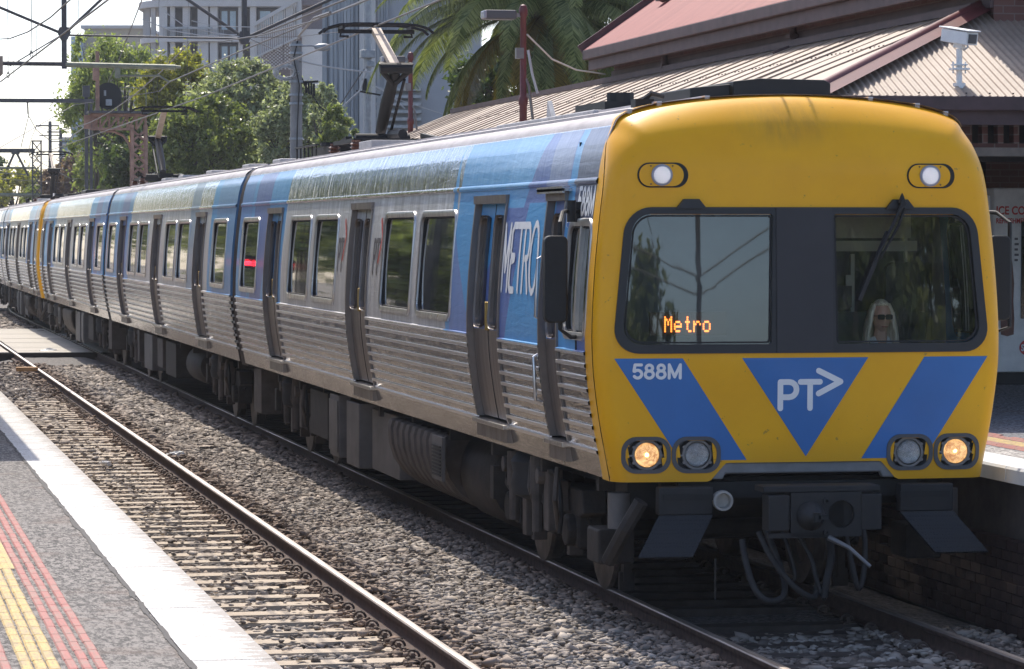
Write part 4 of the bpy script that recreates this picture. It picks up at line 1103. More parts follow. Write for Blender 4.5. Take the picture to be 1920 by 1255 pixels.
    m = MB(); m.tube([(-1.22, -.02, .9), (-1.32, .05, .7), (-1.4, .25, .45)], .055, 8); m.build('pilot_bracket', MT['under'], car); m = MB(); m.tube([(-.72, -.2, .5), (-.72, -.2, .2)], .008, 5); m.build('hanging_wire', MT['under'], car)
def base_y(x, z): return .075 * (x / 1.5) ** 2 + .035 * max(0, z - 1.9) + .03 * max(0, 1.9 - z) + .12 * sm(3.25, 3.8, z)
MT['dgrey2'] = simple('headlight_cup_grey', (.085, .085, .09), .5, var=.1)
MT['galvdark'] = simple('dull_grey_metal', (.2, .19, .185), .45, .6, var=.15)
MT['chrome'] = simple('reflector_chrome', (.8, .78, .75), .12, 1, var=.1)
MT['hornc'] = simple('weathered_horn', (.42, .40, .37), .5, .3, var=.2)
MT['hose'] = simple('dusty_grey_hose', (.028, .026, .025), .7, var=.2, vs=20)
def lensmat(name, col, em):
    t = NT(name); v = t.coords((1, 1, 1)); n = t.noise(v, 22, 3, .6, 1.5)
    t.set(Base_Color=t.mix(t.ramp(n, .35, .65), mul(col, .55), col), Roughness=.08, Transmission_Weight=.75, IOR=1.45, Normal=t.bump(n, .5, .02))
    if em: t.set(Emission_Color=t.mix(t.ramp(n, .40, .62), (.55, .22, .06), (1, .70, .32)), Emission_Strength=em)
    return t.mat
MT['lamp'] = lensmat('lit_headlight_lens', (.95, .8, .6), .22); MT['clearlamp'] = lensmat('clear_headlight_lens', (.9, .9, .9), 0)
MT['bulb'] = emis('glowing_bulb', (1, .72, .35), 7); MT['led'] = emis('white_leds', (.93, .93, 1), 1.1); MT['ledlens'] = simple('led_lens_grey', (.32, .32, .36), .25, var=.1)
def perf():
    t = NT('perforated_step_plate'); v = t.coords((1, 1, 1)); vo = t.new('ShaderNodeTexVoronoi'); t.l.new(v, vo.inputs['Vector']); vo.inputs['Scale'].default_value = 46; vo.inputs['Randomness'].default_value = .25
    f = t.ramp(vo.outputs['Distance'], .3, .36, 0, 1)
    t.set(Base_Color=t.mix(f, (.005, .005, .005), (.015, .015, .0155)), Roughness=.5, Normal=t.bump(f, .6, .01)); return t.mat
MT['perf'] = perf()

# ------------------------------------------------------------------ assemble the train
car1 = build_car('cab', 'nearest train car with the yellow cab front, blue stripes and number 588M')
midc = build_car('mid', 'second train car back, behind the METRO lettered car, blue and steel sides'); midc.location = (TX, FY + PITCH, 0)
front(car1)
car3 = copy_tree(car1); car3.location = (TX, FY + 2 * PITCH + LEN, 0); car3.rotation_euler = (0, 0, math.pi); car3['label'] = 'third train car back, ending in the thin yellow edge of its rear cab'
car4 = copy_tree(car1); car4.location = (TX, FY + 3 * PITCH + .4, 0); car4.rotation_euler = (-.0, 0, -.004); car4['label'] = 'fourth train car back, first one beyond the thin yellow cab edge'
car5 = copy_tree(midc); car5.location = (TX + .1, FY + 4 * PITCH + .4, 0); car5.rotation_euler = (0, 0, -.012); car5['label'] = 'farthest train car at the left edge of the photo'
for c, keep in ((car3, 0), (car4, 0)):
    for ch in list(c.children):
        if ch.name.split('.')[0] in ('fleet_number', 'logo_stroke', 'air_hose', 'metro_lettering', 'logo', 'logo_lettering') : bpy.data.objects.remove(ch)

# --- writing on the side of the first car (reads towards the front)
def side_text(bm, y0, z0, name, mat, off=.004, step=.25, sc_=(1, 1)):
    conform(bm, lambda u, v, d: (-(W(z0 + v * sc_[1]) + off), y0 - u * sc_[0], z0 + v * sc_[1]), name, mat, car1, step)
def side_strokes(paths, w, y0, z0, sx_, sz_, name, mat, off=.004):
    for L in strokes(paths, w): side_text(flat([L]), y0, z0, name, mat, off, .3, (sx_, sz_))
arc = lambda cx, cy, rx, ry, a0, a1, n=12: [(cx + rx * math.cos(R(a)), cy + ry * math.sin(R(a))) for a in np.linspace(a0, a1, n)]
# METRO, width 5 units x height 1.6
MET = [[(.05, 0), (.05, 1.5), (.42, .45), (.80, 1.5), (.80, 0)],
       [(1.75, 1.5), (1.25, 1.5), (1.08, 1.35), (1.08, .92), (1.2, .78), (1.6, .78)], [(1.6, .72), (1.15, .66), (1.08, .5), (1.08, .12), (1.2, 0), (1.7, 0)],
       [(1.85, 1.5), (2.75, 1.5)], [(2.3, 1.42), (2.3, 0)],
       [(2.85, 0), (2.85, 1.5), (3.3, 1.5)] + arc(3.3, 1.12, .27, .38, 80, -90, 8) + [(3.1, .74)], [(3.25, .7), (3.62, 0)],
       arc(4.25, .76, .5, .78, 90, 449, 22)]
sfn = lambda y0, z0, su, sv, base: (lambda u, v, o: (-(W(z0 + v * sv) + base + o), y0 - u * su, z0 + v * sv))
stroke_mesh(MET, .17, sfn(3.70, 2.36, 1.42 / 4.8, .52 / 1.5, .004), 'metro_lettering', MT['whitelet'], car1, (1.42 / 4.8, .52 / 1.5))
stroke_mesh(NUM588, .17, sfn(1.02, 2.95, .19, .21, .004), 'fleet_number', MT['whitelet'], car1, (.19, .21))
PTp = [[(0, 0), (0, .34), (.10, .34)] + arc(.10, .25, .1, .09, 90, -90, 7) + [(.04, .16)]]
PTt = [[(.26, .34), (.50, .34)], [(.38, .31), (.38, 0)]]
PTa = [[(.50, .56), (.72, .38), (.50, .12)]]
for yy in (10.62, 13.12):
    stroke_mesh(PTp + PTt, .055, sfn(yy, 2.42, .72, .95, .004), 'logo_lettering', MT['greylet'], car1, (.72, .95)); stroke_mesh(PTa, .055, sfn(yy, 2.42, .72, .95, .008), 'logo_arrow', MT['red'], car1, (.72, .95))
# mirrors
def mirror(s, parent):
    mi = empty('rear_view_mirror', (0, 0, 0), parent=parent)
    x = s * (1.76 if s < 0 else 1.60)
    m = MB(); m.prism(rrect(x - .085, x + .085, 2.17, 2.80, .045), .36, .45); m.build('housing', MT['black'], mi, bevel=.012, smooth=40)
    m = MB(); m.tube([(s * 1.45, .95, 2.98), (s * 1.60, .8, 2.98), (s * 1.66, .62, 2.97), (s * 1.71, .47, 2.90), (s * 1.71, .47, 2.12), (s * 1.60, .62, 2.06), (s * 1.5, .75, 2.06)], .016, 8)
    m.cyl((s * 1.46, .95, 2.90), (s * 1.46, .95, 3.05), .045, 10); m.cyl((s * 1.55, .82, 2.90), (s * 1.55, .82, 3.06), .035, 10); m.cyl((s * 1.52, .75, 2.04), (s * 1.52, .75, 1.94), .02, 8); m.build('arm', MT['black'], mi)
mirror(-1, car1); mirror(1, car1)
# crew door gutter and grab rail
m = MB(); m.box(-1.52, -1.42, 1.30, 2.25, 3.135, 3.155); m.box(-1.52, -1.50, 1.30, 2.25, 3.12, 3.17); m.build('door_gutter', MT['frame'], car1)
m = MB(); m.tube([(-1.50, 2.17, 2.15), (-1.545, 2.17, 2.17), (-1.525, 2.17, 2.62), (-1.48, 2.17, 2.64)], .015, 8); m.tube([(-1.47, 2.17, 1.5), (-1.545, 2.17, 1.52), (-1.56, 2.17, 1.86), (-1.52, 2.17, 1.88)], .015, 8); m.build('grab_rail', MT['frame'], car1, smooth=40)
m = MB(); m.box(-1.475, -1.465, 1.17, 1.35, 2.76, 3.0); g = m.build('cross_sign', MT['whitelet'], car1)
m = MB(); m.box(-1.478, -1.474, 1.245, 1.275, 2.80, 2.96); m.box(-1.4785, -1.4745, 1.20, 1.32, 2.865, 2.895); m.build('cross', MT['blue'], g)

# --- cab interior
MT['cabgreen'] = simple('cab_green_panel', (.10, .12, .10), .6, var=.25, vs=2); MT['cream'] = simple('cab_cream_panel', (.42, .42, .34), .5, var=.1)
MT['cabdark'] = simple('cab_dark', (.03, .032, .03), .7)
m = MB(); m.box(-1.38, 1.38, 1.30, 1.33, 1.12, 3.5); bh = m.build('bulkhead', MT['cabdark'], car1)
m = MB(); m.box(.2, 1.2, 1.27, 1.298, 2.78, 3.0); m.box(-.1, 1.25, 1.275, 1.298, 2.68, 2.76); m.build('bulkhead_panel', MT['cream'], bh)
m = MB(); m.box(.72, .75, 1.26, 1.29, 2.1, 2.66); m.box(1.15, 1.17, 1.26, 1.29, 2.1, 2.9); m.box(.68, .74, 1.25, 1.27, 2.36, 2.5); m.box(.36, .41, 1.25, 1.27, 2.42, 2.8); m.build('cab_fitting', MT['cream'], bh)
m = MB(); m.box(.3, 1.3, 1.2, 1.297, 1.2, 2.22); m.box(-.1, .15, 1.2, 1.297, 1.9, 2.6); m.build('cab_locker', MT['cabgreen'], bh, bevel=.01)
m = MB(); m.prism([(.30, 1.12), (.75, 1.12), (.72, 1.86), (.42, 1.93), (.30, 1.93)], -1.33, 1.33, 'x'); m.build('driver_desk', MT['cabgreen'], car1, bevel=.02)
m = MB(); m.box(-1.38, 1.38, .2, 1.3, 3.25, 3.28); m.build('cab_ceiling', MT['cream'], car1)
m = MB(); m.box(-1.36, -.10, .62, .64, 1.95, 3.1); m.build('cab_blind', simple('grey_blue_blind', (.07, .085, .10), .7, var=.1), car1)
m = MB(); m.cyl((.28, .5, 2.15), (.28, .5, 2.85), .012, 8); m.cbox((.36, .5, 2.55), (.1, .06, .2)); m.cbox((.42, .5, 2.35), (.14, .06, .16)); m.build('radio_handset_bracket', MT['black'], car1)
m = MB(); m.prism(rrect(.90, 1.16, 1.6, 2.6, .08), .95, 1.02); m.build('driver_seat', MT['cabdark'], car1)
# LED destination word behind the left pane
G = {'M': ['10001', '11011', '10101', '10101', '10001', '10001', '10001'], 'e': ['00000', '00000', '01110', '10001', '11111', '10000', '01110'],
     't': ['00100', '00100', '01110', '00100', '00100', '00100', '00011'], 'r': ['00000', '00000', '10110', '11001', '10000', '10000', '10000'], 'o': ['00000', '00000', '01110', '10001', '10001', '10001', '01110']}
m = MB(); x = -1.015
for ch in 'Metro':
    for r_, row in enumerate(G[ch]):
        for c_, q in enumerate(row):
            if q == '1': m.box(x + .0115 * c_, x + .0115 * c_ + .0095, .125, .13, 2.205 - .0165 * r_, 2.205 - .0165 * r_ + .0135)
    x += .0115 * 6.2
m.build('led_word', emis('orange_leds', (1, .22, .03), 2.2), car1)
m = MB(); m.box(-1.12, -.55, .135, .17, 2.08, 2.25); m.build('led_panel', MT['cabdark'], car1)
# ------------------------------------------------------------------ the person behind the right hand windscreen
def person():
    hx, hy, hz = TX + .80, FY + .62, 2.19
    p = thing('person', 'person with long pale blond hair and dark sunglasses sitting behind the right cab window', 'person', (hx, hy + .12, 1.12))
    skin = simple('skin', (.74, .43, .31), .5, var=.06); cloth = simple('grey_jacket', (.12, .12, .14), .8, var=.15); shirt = simple('white_collar', (.7, .7, .7), .7, var=.05)
    hair = NT('blond_hair'); hn = hair.noise(hair.coords((1, 1, .08)), 90, 3); hair.set(Base_Color=hair.mix(hair.ramp(hn, .35, .65), (.58, .46, .30), (.95, .86, .70)), Roughness=.5, Normal=hair.bump(hn, .7, .01)); hair = hair.mat
    ox, oy, oz = hx, hy + .12, 1.12
    L = lambda x, y, z: (x, y, z - oz)      # metres above rail -> local
    me = bpy.data.meshes.new('body'); V = [(0, .10, 1.62), (0, .09, 1.80), (0, .06, 1.95), (0, .03, 2.03), (-.17, .05, 1.93), (.17, .05, 1.93), (-.21, -.02, 1.70), (.21, -.02, 1.70), (-.16, -.26, 1.66), (.16, -.26, 1.66),
        (-.1, .10, 1.58), (.1, .10, 1.58), (-.12, -.32, 1.60), (.12, -.32, 1.60), (-.12, -.32, 1.20), (.12, -.32, 1.20), (-.12, -.42, 1.16), (.12, -.42, 1.16)]
    E = [(0, 1), (1, 2), (2, 3), (2, 4), (2, 5), (4, 6), (5, 7), (6, 8), (7, 9), (0, 10), (0, 11), (10, 12), (11, 13), (12, 14), (13, 15), (14, 16), (15, 17)]
    rad = [.13, .14, .09, .05, .065, .065, .045, .045, .032, .032, .09, .09, .06, .06, .045, .045, .035, .035]
    me.from_pydata([L(*v) for v in V], E, []); o = bpy.data.objects.new('body', me); COL.objects.link(o); o.parent = p
    o.modifiers.new('skin', 'SKIN'); o.modifiers.new('sub', 'SUBSURF').levels = 2; o.modifiers['sub'].render_levels = 2
    for k, r in enumerate(rad): me.skin_vertices[0].data[k].radius = (r, r)
    me.skin_vertices[0].data[0].use_root = True; me.materials.append(cloth)
    # head: deformed sphere with nose, chin, mouth, ears
    bm = bmesh.new(); bmesh.ops.create_uvsphere(bm, u_segments=32, v_segments=24, radius=1)
    for v in bm.verts:
        x, y, z = v.co; X, Y, Z = x * .072, y * .09, z * .115
        if z < 0: X *= 1 - .28 * (-z) ** 1.4; Y *= 1 - .12 * (-z)
        f = max(0, -y) # face looks towards -Y
        Y -= .020 * math.exp(-(x / .16) ** 2 - ((z + .18) / .22) ** 2) * (f > .3)      # nose
        Y -= .007 * math.exp(-(x / .35) ** 2 - ((z + .52) / .09) ** 2) * (f > .3)      # lips
        Y -= .008 * math.exp(-(x / .3) ** 2 - ((z + .82) / .14) ** 2) * (f > .2)       # chin
        Y += .006 * (math.exp(-((abs(x) - .38) / .2) ** 2 - ((z - .02) / .14) ** 2)) * (f > .3)
        v.co = (X, Y, Z + hz - oz - .0)
    me = bpy.data.meshes.new('head'); bm.to_mesh(me); bm.free(); me.polygons.foreach_set('use_smooth', [True] * len(me.polygons)); me.materials.append(skin)
    h = bpy.data.objects.new('head', me); COL.objects.link(h); h.parent = p
    m = MB(); m.tube([L(0, .035, 2.0), L(0, .01, 2.12)], [.052, .048], 12); m.build('neck', skin, p, smooth=60)
    m = MB()
    for s in (-1, 1): m.lathe([(.001, -.012), (.02, -.008), (.028, 0), (.02, .008), (.001, .012)], L(s * .072, .01, hz - .01), 'x', 10)
    m.build('ears', skin, p, smooth=60)
    m = MB(); m.cbox(L(0, -.088, hz - .068), (.044, .006, .008)); m.build('mouth', simple('lips', (.35, .09, .08), .5), h)
    m = MB()
    for s in (-1, 1): m.prism([(s * .030 + x, hz + .004 - oz + z) for x, z in rrect(-.027, .027, -.019, .019, .011)], -.104, -.098)
    m.cbox(L(0, -.101, hz + .008), (.02, .004, .006))
    for s in (-1, 1): m.bar(L(s * .058, -.10, hz + .012), L(s * .078, .02, hz + .010), .004)
    m.build('sunglasses', MT['black'], p)
    # long straight hair: cap and falling locks
    bm = bmesh.new(); bmesh.ops.create_uvsphere(bm, u_segments=28, v_segments=18, radius=1)
    dl = []
    for v in bm.verts:
        x, y, z = v.co
        if (y < -.45 and z < .52) or z < -.35: dl.append(v)
        v.co = (x * .088, y * .104 + .012, z * .125 + hz - oz + .012)
    bmesh.ops.delete(bm, geom=dl, context='VERTS'); me = bpy.data.meshes.new('hair_cap'); bm.to_mesh(me); bm.free(); me.polygons.foreach_set('use_smooth', [True] * len(me.polygons)); me.materials.append(hair)
    hc = bpy.data.objects.new('hair', me); COL.objects.link(hc); hc.parent = p; hc.modifiers.new('thick', 'SOLIDIFY').thickness = .012
    m = MB()
    for k in range(34):
        a = math.pi * (k / 33) ; a = -.42 + (math.pi + .84) * k / 33
        x, y = .084 * math.cos(a), .095 * math.sin(a) + .012; e = random.uniform(.9, 1.15)
        m.tube([L(x * .7, y * .75, hz + .10), L(x * 1.04, y, hz + .03), L(x * 1.18 * e, y * 1.08, hz - .08), L(x * 1.35 * e, y * 1.02, hz - .18), L(x * 1.5 * e, y * .9 - .01, hz - .29)], [.012, .017, .018, .015, .006], 6)
    m.build('long_hair', hair, hc, smooth=70)
    m = MB()
    for s in (-1, 1): m.add([L(s * .05, .0, 2.05), L(s * .09, .04, 2.03), L(s * .075, -.07, 1.95), L(s * .012, -.085, 1.93)], [(0, 1, 2, 3)])
    o = m.build('collar', shirt, p); o.modifiers.new('thick', 'SOLIDIFY').thickness = .008
    return p
person()

# ------------------------------------------------------------------ station buildings on the right
S = .95
def corr_mat(name, a, b, dirt=.3, axis=0):
    t = NT(name); v = t.coords(); n = t.noise(t.coords((.35, 1.6, .35)), 2.2, 5, .7); f = t.noise(v, 14, 3, .6)
    c = t.mix(t.ramp(n, .3, .7), a, b); c = t.mix(t.ramp(f, .58, .72, 0, dirt), c, mul(a, .6))
    t.set(Base_Color=c, Roughness=.6, Metallic=.0); return t.mat
MT['tanroof'] = corr_mat('faded_tan_corrugated_iron', (.30, .225, .17), (.42, .325, .25)); MT['redroof'] = corr_mat('faded_red_corrugated_iron', (.27, .055, .055), (.36, .085, .08))
def corrugated(o, u, v, nu_len, vlen, pitch, amp, clipf=None, nv=6, seg=6):
    """sheet from origin o: corrugations repeat along u, run along v; clipf(s) -> (v0, v1)"""
    o, u, v = Vector(o), Vector(u).normalized(), Vector(v).normalized(); n = u.cross(v)
    if n.z < 0: n = -n
    P = []; k = int(nu_len / pitch * seg)
    for i in range(k + 1):
        s = i * pitch / seg; h = amp * math.cos(2 * math.pi * i / seg); v0, v1 = clipf(s) if clipf else (0, vlen)
        if v1 <= v0: v1 = v0 + 1e-4
        P.append([o + u * s + v * (v0 + (v1 - v0) * j / nv) + n * h for j in range(nv + 1)])
    m = MB(); m.grid(P); return m
ex, ez, ey = 8.78, 4.08, 30.2        # eave corner of the platform canopy
PIT = .40; wx = 11.2; d_ = wx - ex
can = thing('platform_canopy', 'tan corrugated iron verandah roof over the far platform, with maroon hip ridge', 'canopy', (ex, ey, ez))
sl_len = math.hypot(d_, d_ * PIT)
def loc(o): return o
# hip: near the corner the sheet is cut along the hip line
m = corrugated((0, 0, 0), (0, 1, 0), (1, 0, PIT), 32, sl_len, .20, .017, lambda s: (0, sl_len if s > d_ else sl_len * s / d_), 4)
m.build('track_side_sheet', MT['tanroof'], can, smooth=80)
m = corrugated((0, 0, 0), (1, 0, 0), (0, 1, PIT), 9.5, 3.6, .076, .011, lambda s: (0, min(s, 3.2) * math.hypot(1, PIT)), 4)
m.build('end_sheet', MT['tanroof'], can, smooth=80)
lapm = corr_mat('roof_sheet_lap', (.26, .19, .145), (.38, .29, .23)); lap = None
for k in range(38):
    y = d_ + .05 + .78 * k
    if lap is None: m = MB(); m.bar((0, 0, .02), (d_, 0, .02 + d_ * PIT), .03, .02); lap = m.build('sheet_lap', lapm, can); o = lap
    else: o = lap.copy(); COL.objects.link(o)
    o.location = (0, y, random.uniform(-.006, .004))
m = MB(); hv = Vector((1, 1, PIT)).normalized(); a = Vector((-.05, -.05, .03)); b = a + hv * (3.2 * math.sqrt(2 + PIT * PIT))
m.tube([a, b], .055, 8); sd1 = Vector((1, -1, 0)).normalized()
for s in (-1, 1): m.add([a + Vector((0, 0, .03)), b + Vector((0, 0, .03)), b + sd1 * s * .19 - Vector((0, 0, .02)) , a + sd1 * s * .19 - Vector((0, 0, .02))], [(0, 1, 2, 3)])
m.build('hip_capping', MT['maroon2'] if 'maroon2' in MT else MT['maroon'], can, smooth=50)
m = MB(); m.box(-.06, 9.6, -.10, -.02, -.13, .0); m.box(-.10, -.02, -.10, 32, -.13, .0); m.build('gutter', MT['darkmaroon'], can, bevel=.01)
m = MB(); m.box(0, 9.5, .0, .05, -.26, -.12); m.box(0, .05, .05, 32, -.26, -.12); m.build('fascia', MT['darkmaroon'], can)
# screws on the lower sheet edge
m = MB()
for k in range(40): m.cbox((.10 + .228 * k, .06, .034), (.014, .014, .012))
for k in range(150):
    for q in (.5, 1.5): m.cbox((q, d_ + .152 * k, q * PIT + .018), (.016, .016, .012))
m.build('roof_screws', MT['under'], can)['kind'] = 'stuff'
# ridge flashing at wall, valance brackets
m = MB(); m.box(d_ - .12, d_ + .02, 2.4, 32, d_ * PIT - .02, d_ * PIT + .06); m.build('wall_flashing', MT['darkmaroon'], can)

def brickmat(name, a, b, mo, sc=1):
    t = NT(name); v = t.coords(); sx = t.new('ShaderNodeSeparateXYZ'); t.l.new(v, sx.inputs[0]); cb = t.new('ShaderNodeCombineXYZ')
    t.l.new(t.math('ADD', sx.outputs[0], sx.outputs[1]), cb.inputs[0]); t.l.new(sx.outputs[2], cb.inputs[1])
    br = t.new('ShaderNodeTexBrick'); t.l.new(cb.outputs[0], br.inputs['Vector'])
    br.inputs['Color1'].default_value = (*a, 1); br.inputs['Color2'].default_value = (*b, 1); br.inputs['Mortar'].default_value = (*mo, 1)
    br.inputs['Scale'].default_value = 1; br.inputs['Brick Width'].default_value = .235; br.inputs['Row Height'].default_value = .078; br.inputs['Mortar Size'].default_value = .007
    t.set(Base_Color=t.mix(t.ramp(t.noise(v, 3, 4), .3, .7, 0, .3), br.outputs[0], mul(a, .5)), Roughness=.9, Normal=t.bump(br.outputs['Fac'], -.5, .01)); return t.mat
MT['brick'] = brickmat('painted_maroon_brick', (.125, .055, .045), (.17, .08, .065), (.19, .14, .12))
mb_ = thing('station_building', 'maroon painted brick station building with faded red iron roof above the canopy', 'building', (wx, 32.3, 0))
WY1 = 49.2 - 32.3
m = MB(); m.box(.02, 9, 0, WY1, 4.1, 5.62); m.box(.02, .5, 11.5, WY1, 1.1, 4.1) ; m.build('wall', MT['brick'], mb_)
m = MB(); m.box(-.38, -.24, -.3, WY1 + .35, 5.38, 5.52); m.box(-.30, -.22, -.3, WY1 + .3, 5.22, 5.38); m.box(-.24, .02, -.3, WY1 + .3, 5.34, 5.37); rg = m.build('gutter', MT['gutter'] if 'gutter' in MT else MT['darkmaroon'], mb_, bevel=.01)
m = MB(); m.box(-.02, .015, 0, WY1, 5.05, 5.2); m.build('eaves_board', MT['darkmaroon'], mb_)
m = corrugated((-.36, WY1 + .38, 5.52), (0, -1, 0), (1, 0, .70), 18, 6.5, .076, .012, None, 3); m.build('roof', MT['redroof'], mb_, smooth=80)
m = MB(); m.bar((-.38, WY1 + .40, 5.50), (5.0, WY1 + .40, 5.50 + .70 * 5.38), .05, .22); m.build('barge_board', MT['darkmaroon'], mb_)
for pxx, y0_, y1_ in ((1247, 62, 128), (1487, 8, 72)):
    q = PXX(pxx, y1_, wx - .06); m = MB(); yy = q.y - 32.3
    m.cyl((-.07, yy, q.z - .12), (-.07, yy, 5.3), .045, 10); m.cbox((-.06, yy, q.z + .02), (.14, .16, .05)); m.cyl((-.07, yy, q.z - .12), (-.3, yy, q.z - .2), .045, 10); m.build('downpipe', MT['darkmaroon'], mb_, smooth=40)
m = MB(); m.cbox((.55, WY1 - 1.15, 6.23), (.3, .25, .12)); m.cyl((.5, WY1 - 1.0, 6.2), (.62, WY1 - 1.3, 6.42), .06, 8); m.build('roof_vent', MT['darkmaroon'], mb_)
# porch: frieze wall with little arches just below the gutter, dark passage behind
po = thing('station_porch', 'brick frieze and dark open porch below the canopy gutter, beside the drinks machine', 'porch', (9.35, 30.6, 0))
fr_h = MB(); arches = []
L0 = [(-.2, 3.62), (9, 3.62), (9, 3.98), (-.2, 3.98)]
hs = []
for k in range(4):
    cx = 1.12 + .155 * k; hs.append([(cx - .05, 3.66), (cx + .05, 3.66), (cx + .05, 3.82)] + [(cx + .05 * math.cos(a), 3.82 + .05 * math.sin(a)) for a in np.linspace(.3, 2.8, 6)] + [(cx - .05, 3.82)])
conform(flat([L0] + hs), lambda x, z, d: (x, d, z), 'frieze_wall', MT['brick'], po, 20, .12)
m = MB(); m.box(-.2, 9, -.04, .16, 3.54, 3.62); m.build('lintel_beam', simple('weathered_lintel', (.22, .18, .15), .8, dirt=.3), po)
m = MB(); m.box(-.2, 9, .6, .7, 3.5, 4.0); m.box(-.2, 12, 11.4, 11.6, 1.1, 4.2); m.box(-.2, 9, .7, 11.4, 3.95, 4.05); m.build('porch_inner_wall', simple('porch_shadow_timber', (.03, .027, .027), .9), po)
m = MB(); m.box(4.35, 8, 9.1, 9.4, 1.1, 3.95); m.build('brick_pier', MT['brick'], po)
m = MB(); m.box(3.95, 4.2, 9.0, 9.3, 1.1, 3.95); m.build('door_post', MT['darkmaroon'], po)

# cctv camera on the canopy end
bp = PT(1797, 148, 31.9); bp.z = ez + (bp.y - ey) * PIT
cc = thing('cctv_camera', 'white box security camera on a short post on the tan corrugated roof', 'security camera', bp)
m = MB(); m.cyl((0, 0, -.02), (0, 0, .34), .028, 10); m.cbox((0, 0, .15), (.16, .14, .018)); m.cbox((0, 0, .19), (.13, .11, .014)); m.cyl((0, 0, -.03), (0, 0, .02), .06, 12)
for s in (-1, 1): m.cyl((s * .06, 0, .11), (s * .06, 0, .22), .008, 6)
m.build('post', MT['white'], cc)
Mr = Matrix.Rotation(R(26), 3, 'Z') @ Matrix.Rotation(R(9), 3, 'X')
m = MB(); m.cbox((0, 0, .45), (.15, .34, .12), Mr); m.cbox((0, -.015, .522), (.165, .40, .012), Mr); m.cbox((0, .0, .37), (.05, .12, .05), Mr); m.build('housing', MT['white'], cc, bevel=.012)
m = MB(); p_ = Mr @ Vector((0, -.175, 0)); m.cbox((p_.x, p_.y, .45 + p_.z), (.10, .01, .085), Mr); m.build('lens_window', MT['dgrey2'], cc)
m = MB(); m.tube([(.05, .03, .33), (.10, .05, .36), (.09, .08, .42)], .012, 6); m.build('cable', MT['palewire'], cc)

# drinks machine
vb = PT(1862, 703, 38.6); vb.z = PZR
vm = thing('vending_machine', 'white and grey drinks vending machine with bottle picture beside the porch', 'vending machine', vb)
vmm = simple('vending_cabinet_print', (.80, .79, .78), .35, var=.2, vs=2.2, dirt=.3, dcol=(.3, .3, .3))
m = MB(); m.box(0, 1.05, 0, .85, .14, 2.23); m.build('cabinet', vmm, vm, bevel=.02)
m = MB(); m.box(.03, 1.02, .05, .8, 0, .14); m.build('plinth', MT['black'], vm)
m = MB(); m.box(.33, .98, -.012, 0, .75, 1.85); m.build('display_glass', MT['dglass'], vm, bevel=.004)
m = MB(); m.box(.36, .95, -.016, -.012, 1.68, 1.78); m.build('shelf_light', MT['dgrey2'], vm)
bt = [(0, .55), (.075, .57), (.082, .75), (.07, .95), (.078, 1.15), (.06, 1.35), (.035, 1.5), (.03, 1.66), (.0, 1.67)]
m = MB(); m.prism([(.17 - a, z) for a, z in bt] + [(.17 + a, z) for a, z in bt[::-1]][1:-1], -.006, -.001); m.build('bottle_picture', simple('bottle_print', (.16, .06, .04), .4, var=.4, vs=4), vm)
def vtext(s, size, x, z, mat, sx=1, off=.002):
    b = textbm(s, size, off, 'LEFT'); conform(b, lambda u, v, d: (x + u * sx, -.004, z + v), 'lettering', mat, vm, 9)
vtext('ICE COLD', .13, .03, 1.93, MT['red'], .82, .003); vtext('REFRESHMENT', .078, .03, 1.83, MT['red'], .80, .002)
m = MB(); m.box(.36, .50, -.008, -.003, 1.72, 1.92); m.prism([(.375, 1.90), (.485, 1.90), (.43, 1.76)], -.012, -.009); m.build('price_sticker', MT['red'], vm)
m = MB(); m.box(.235, .32, -.006, -.001, 1.35, 1.70); m.build('notice', MT['white'], vm)
m = MB()
for q in range(5):
    m = MB(); m.box(.25, .29 + .01 * (q % 2), -.009, -.0065, 1.40 + .06 * q, 1.425 + .06 * q); m.build('notice_print', MT['greylet'], vm)
m = MB(); m.lathe([(.085, -.004), (.085, -.001)], (.40, 0, .42), 'y', 28); m.build('round_sticker', MT['red'], vm)
b = textbm('STE', .10, .004, 'CENTER'); conform(b, lambda u, v, d: (.40 + u * .85, -.0065, .385 + v), 'sticker_lettering', MT['whitelet'], vm, 9)
# narrow info totem and grey bin cabinet between the train and the machine
q = PT(1846, 430, 36.5)
tt_ = thing('notice_board', 'narrow white notice board peeping out right of the yellow cab', 'sign', (q.x - .1, q.y, PZR))
m = MB(); m.box(-.2, .16, 0, .04, 1.60, 2.12); m.build('panel', MT['white'], tt_); m = MB()
for k in range(6): m.box(.03, .13 - .01 * (k % 3), -.004, -.001, 1.66 + .07 * k, 1.69 + .07 * k)
m.build('print', MT['greylet'], tt_); m = MB(); m.box(-.05, .05, .04, .1, 0, 2.0); m.build('post', MT['galv'], tt_)
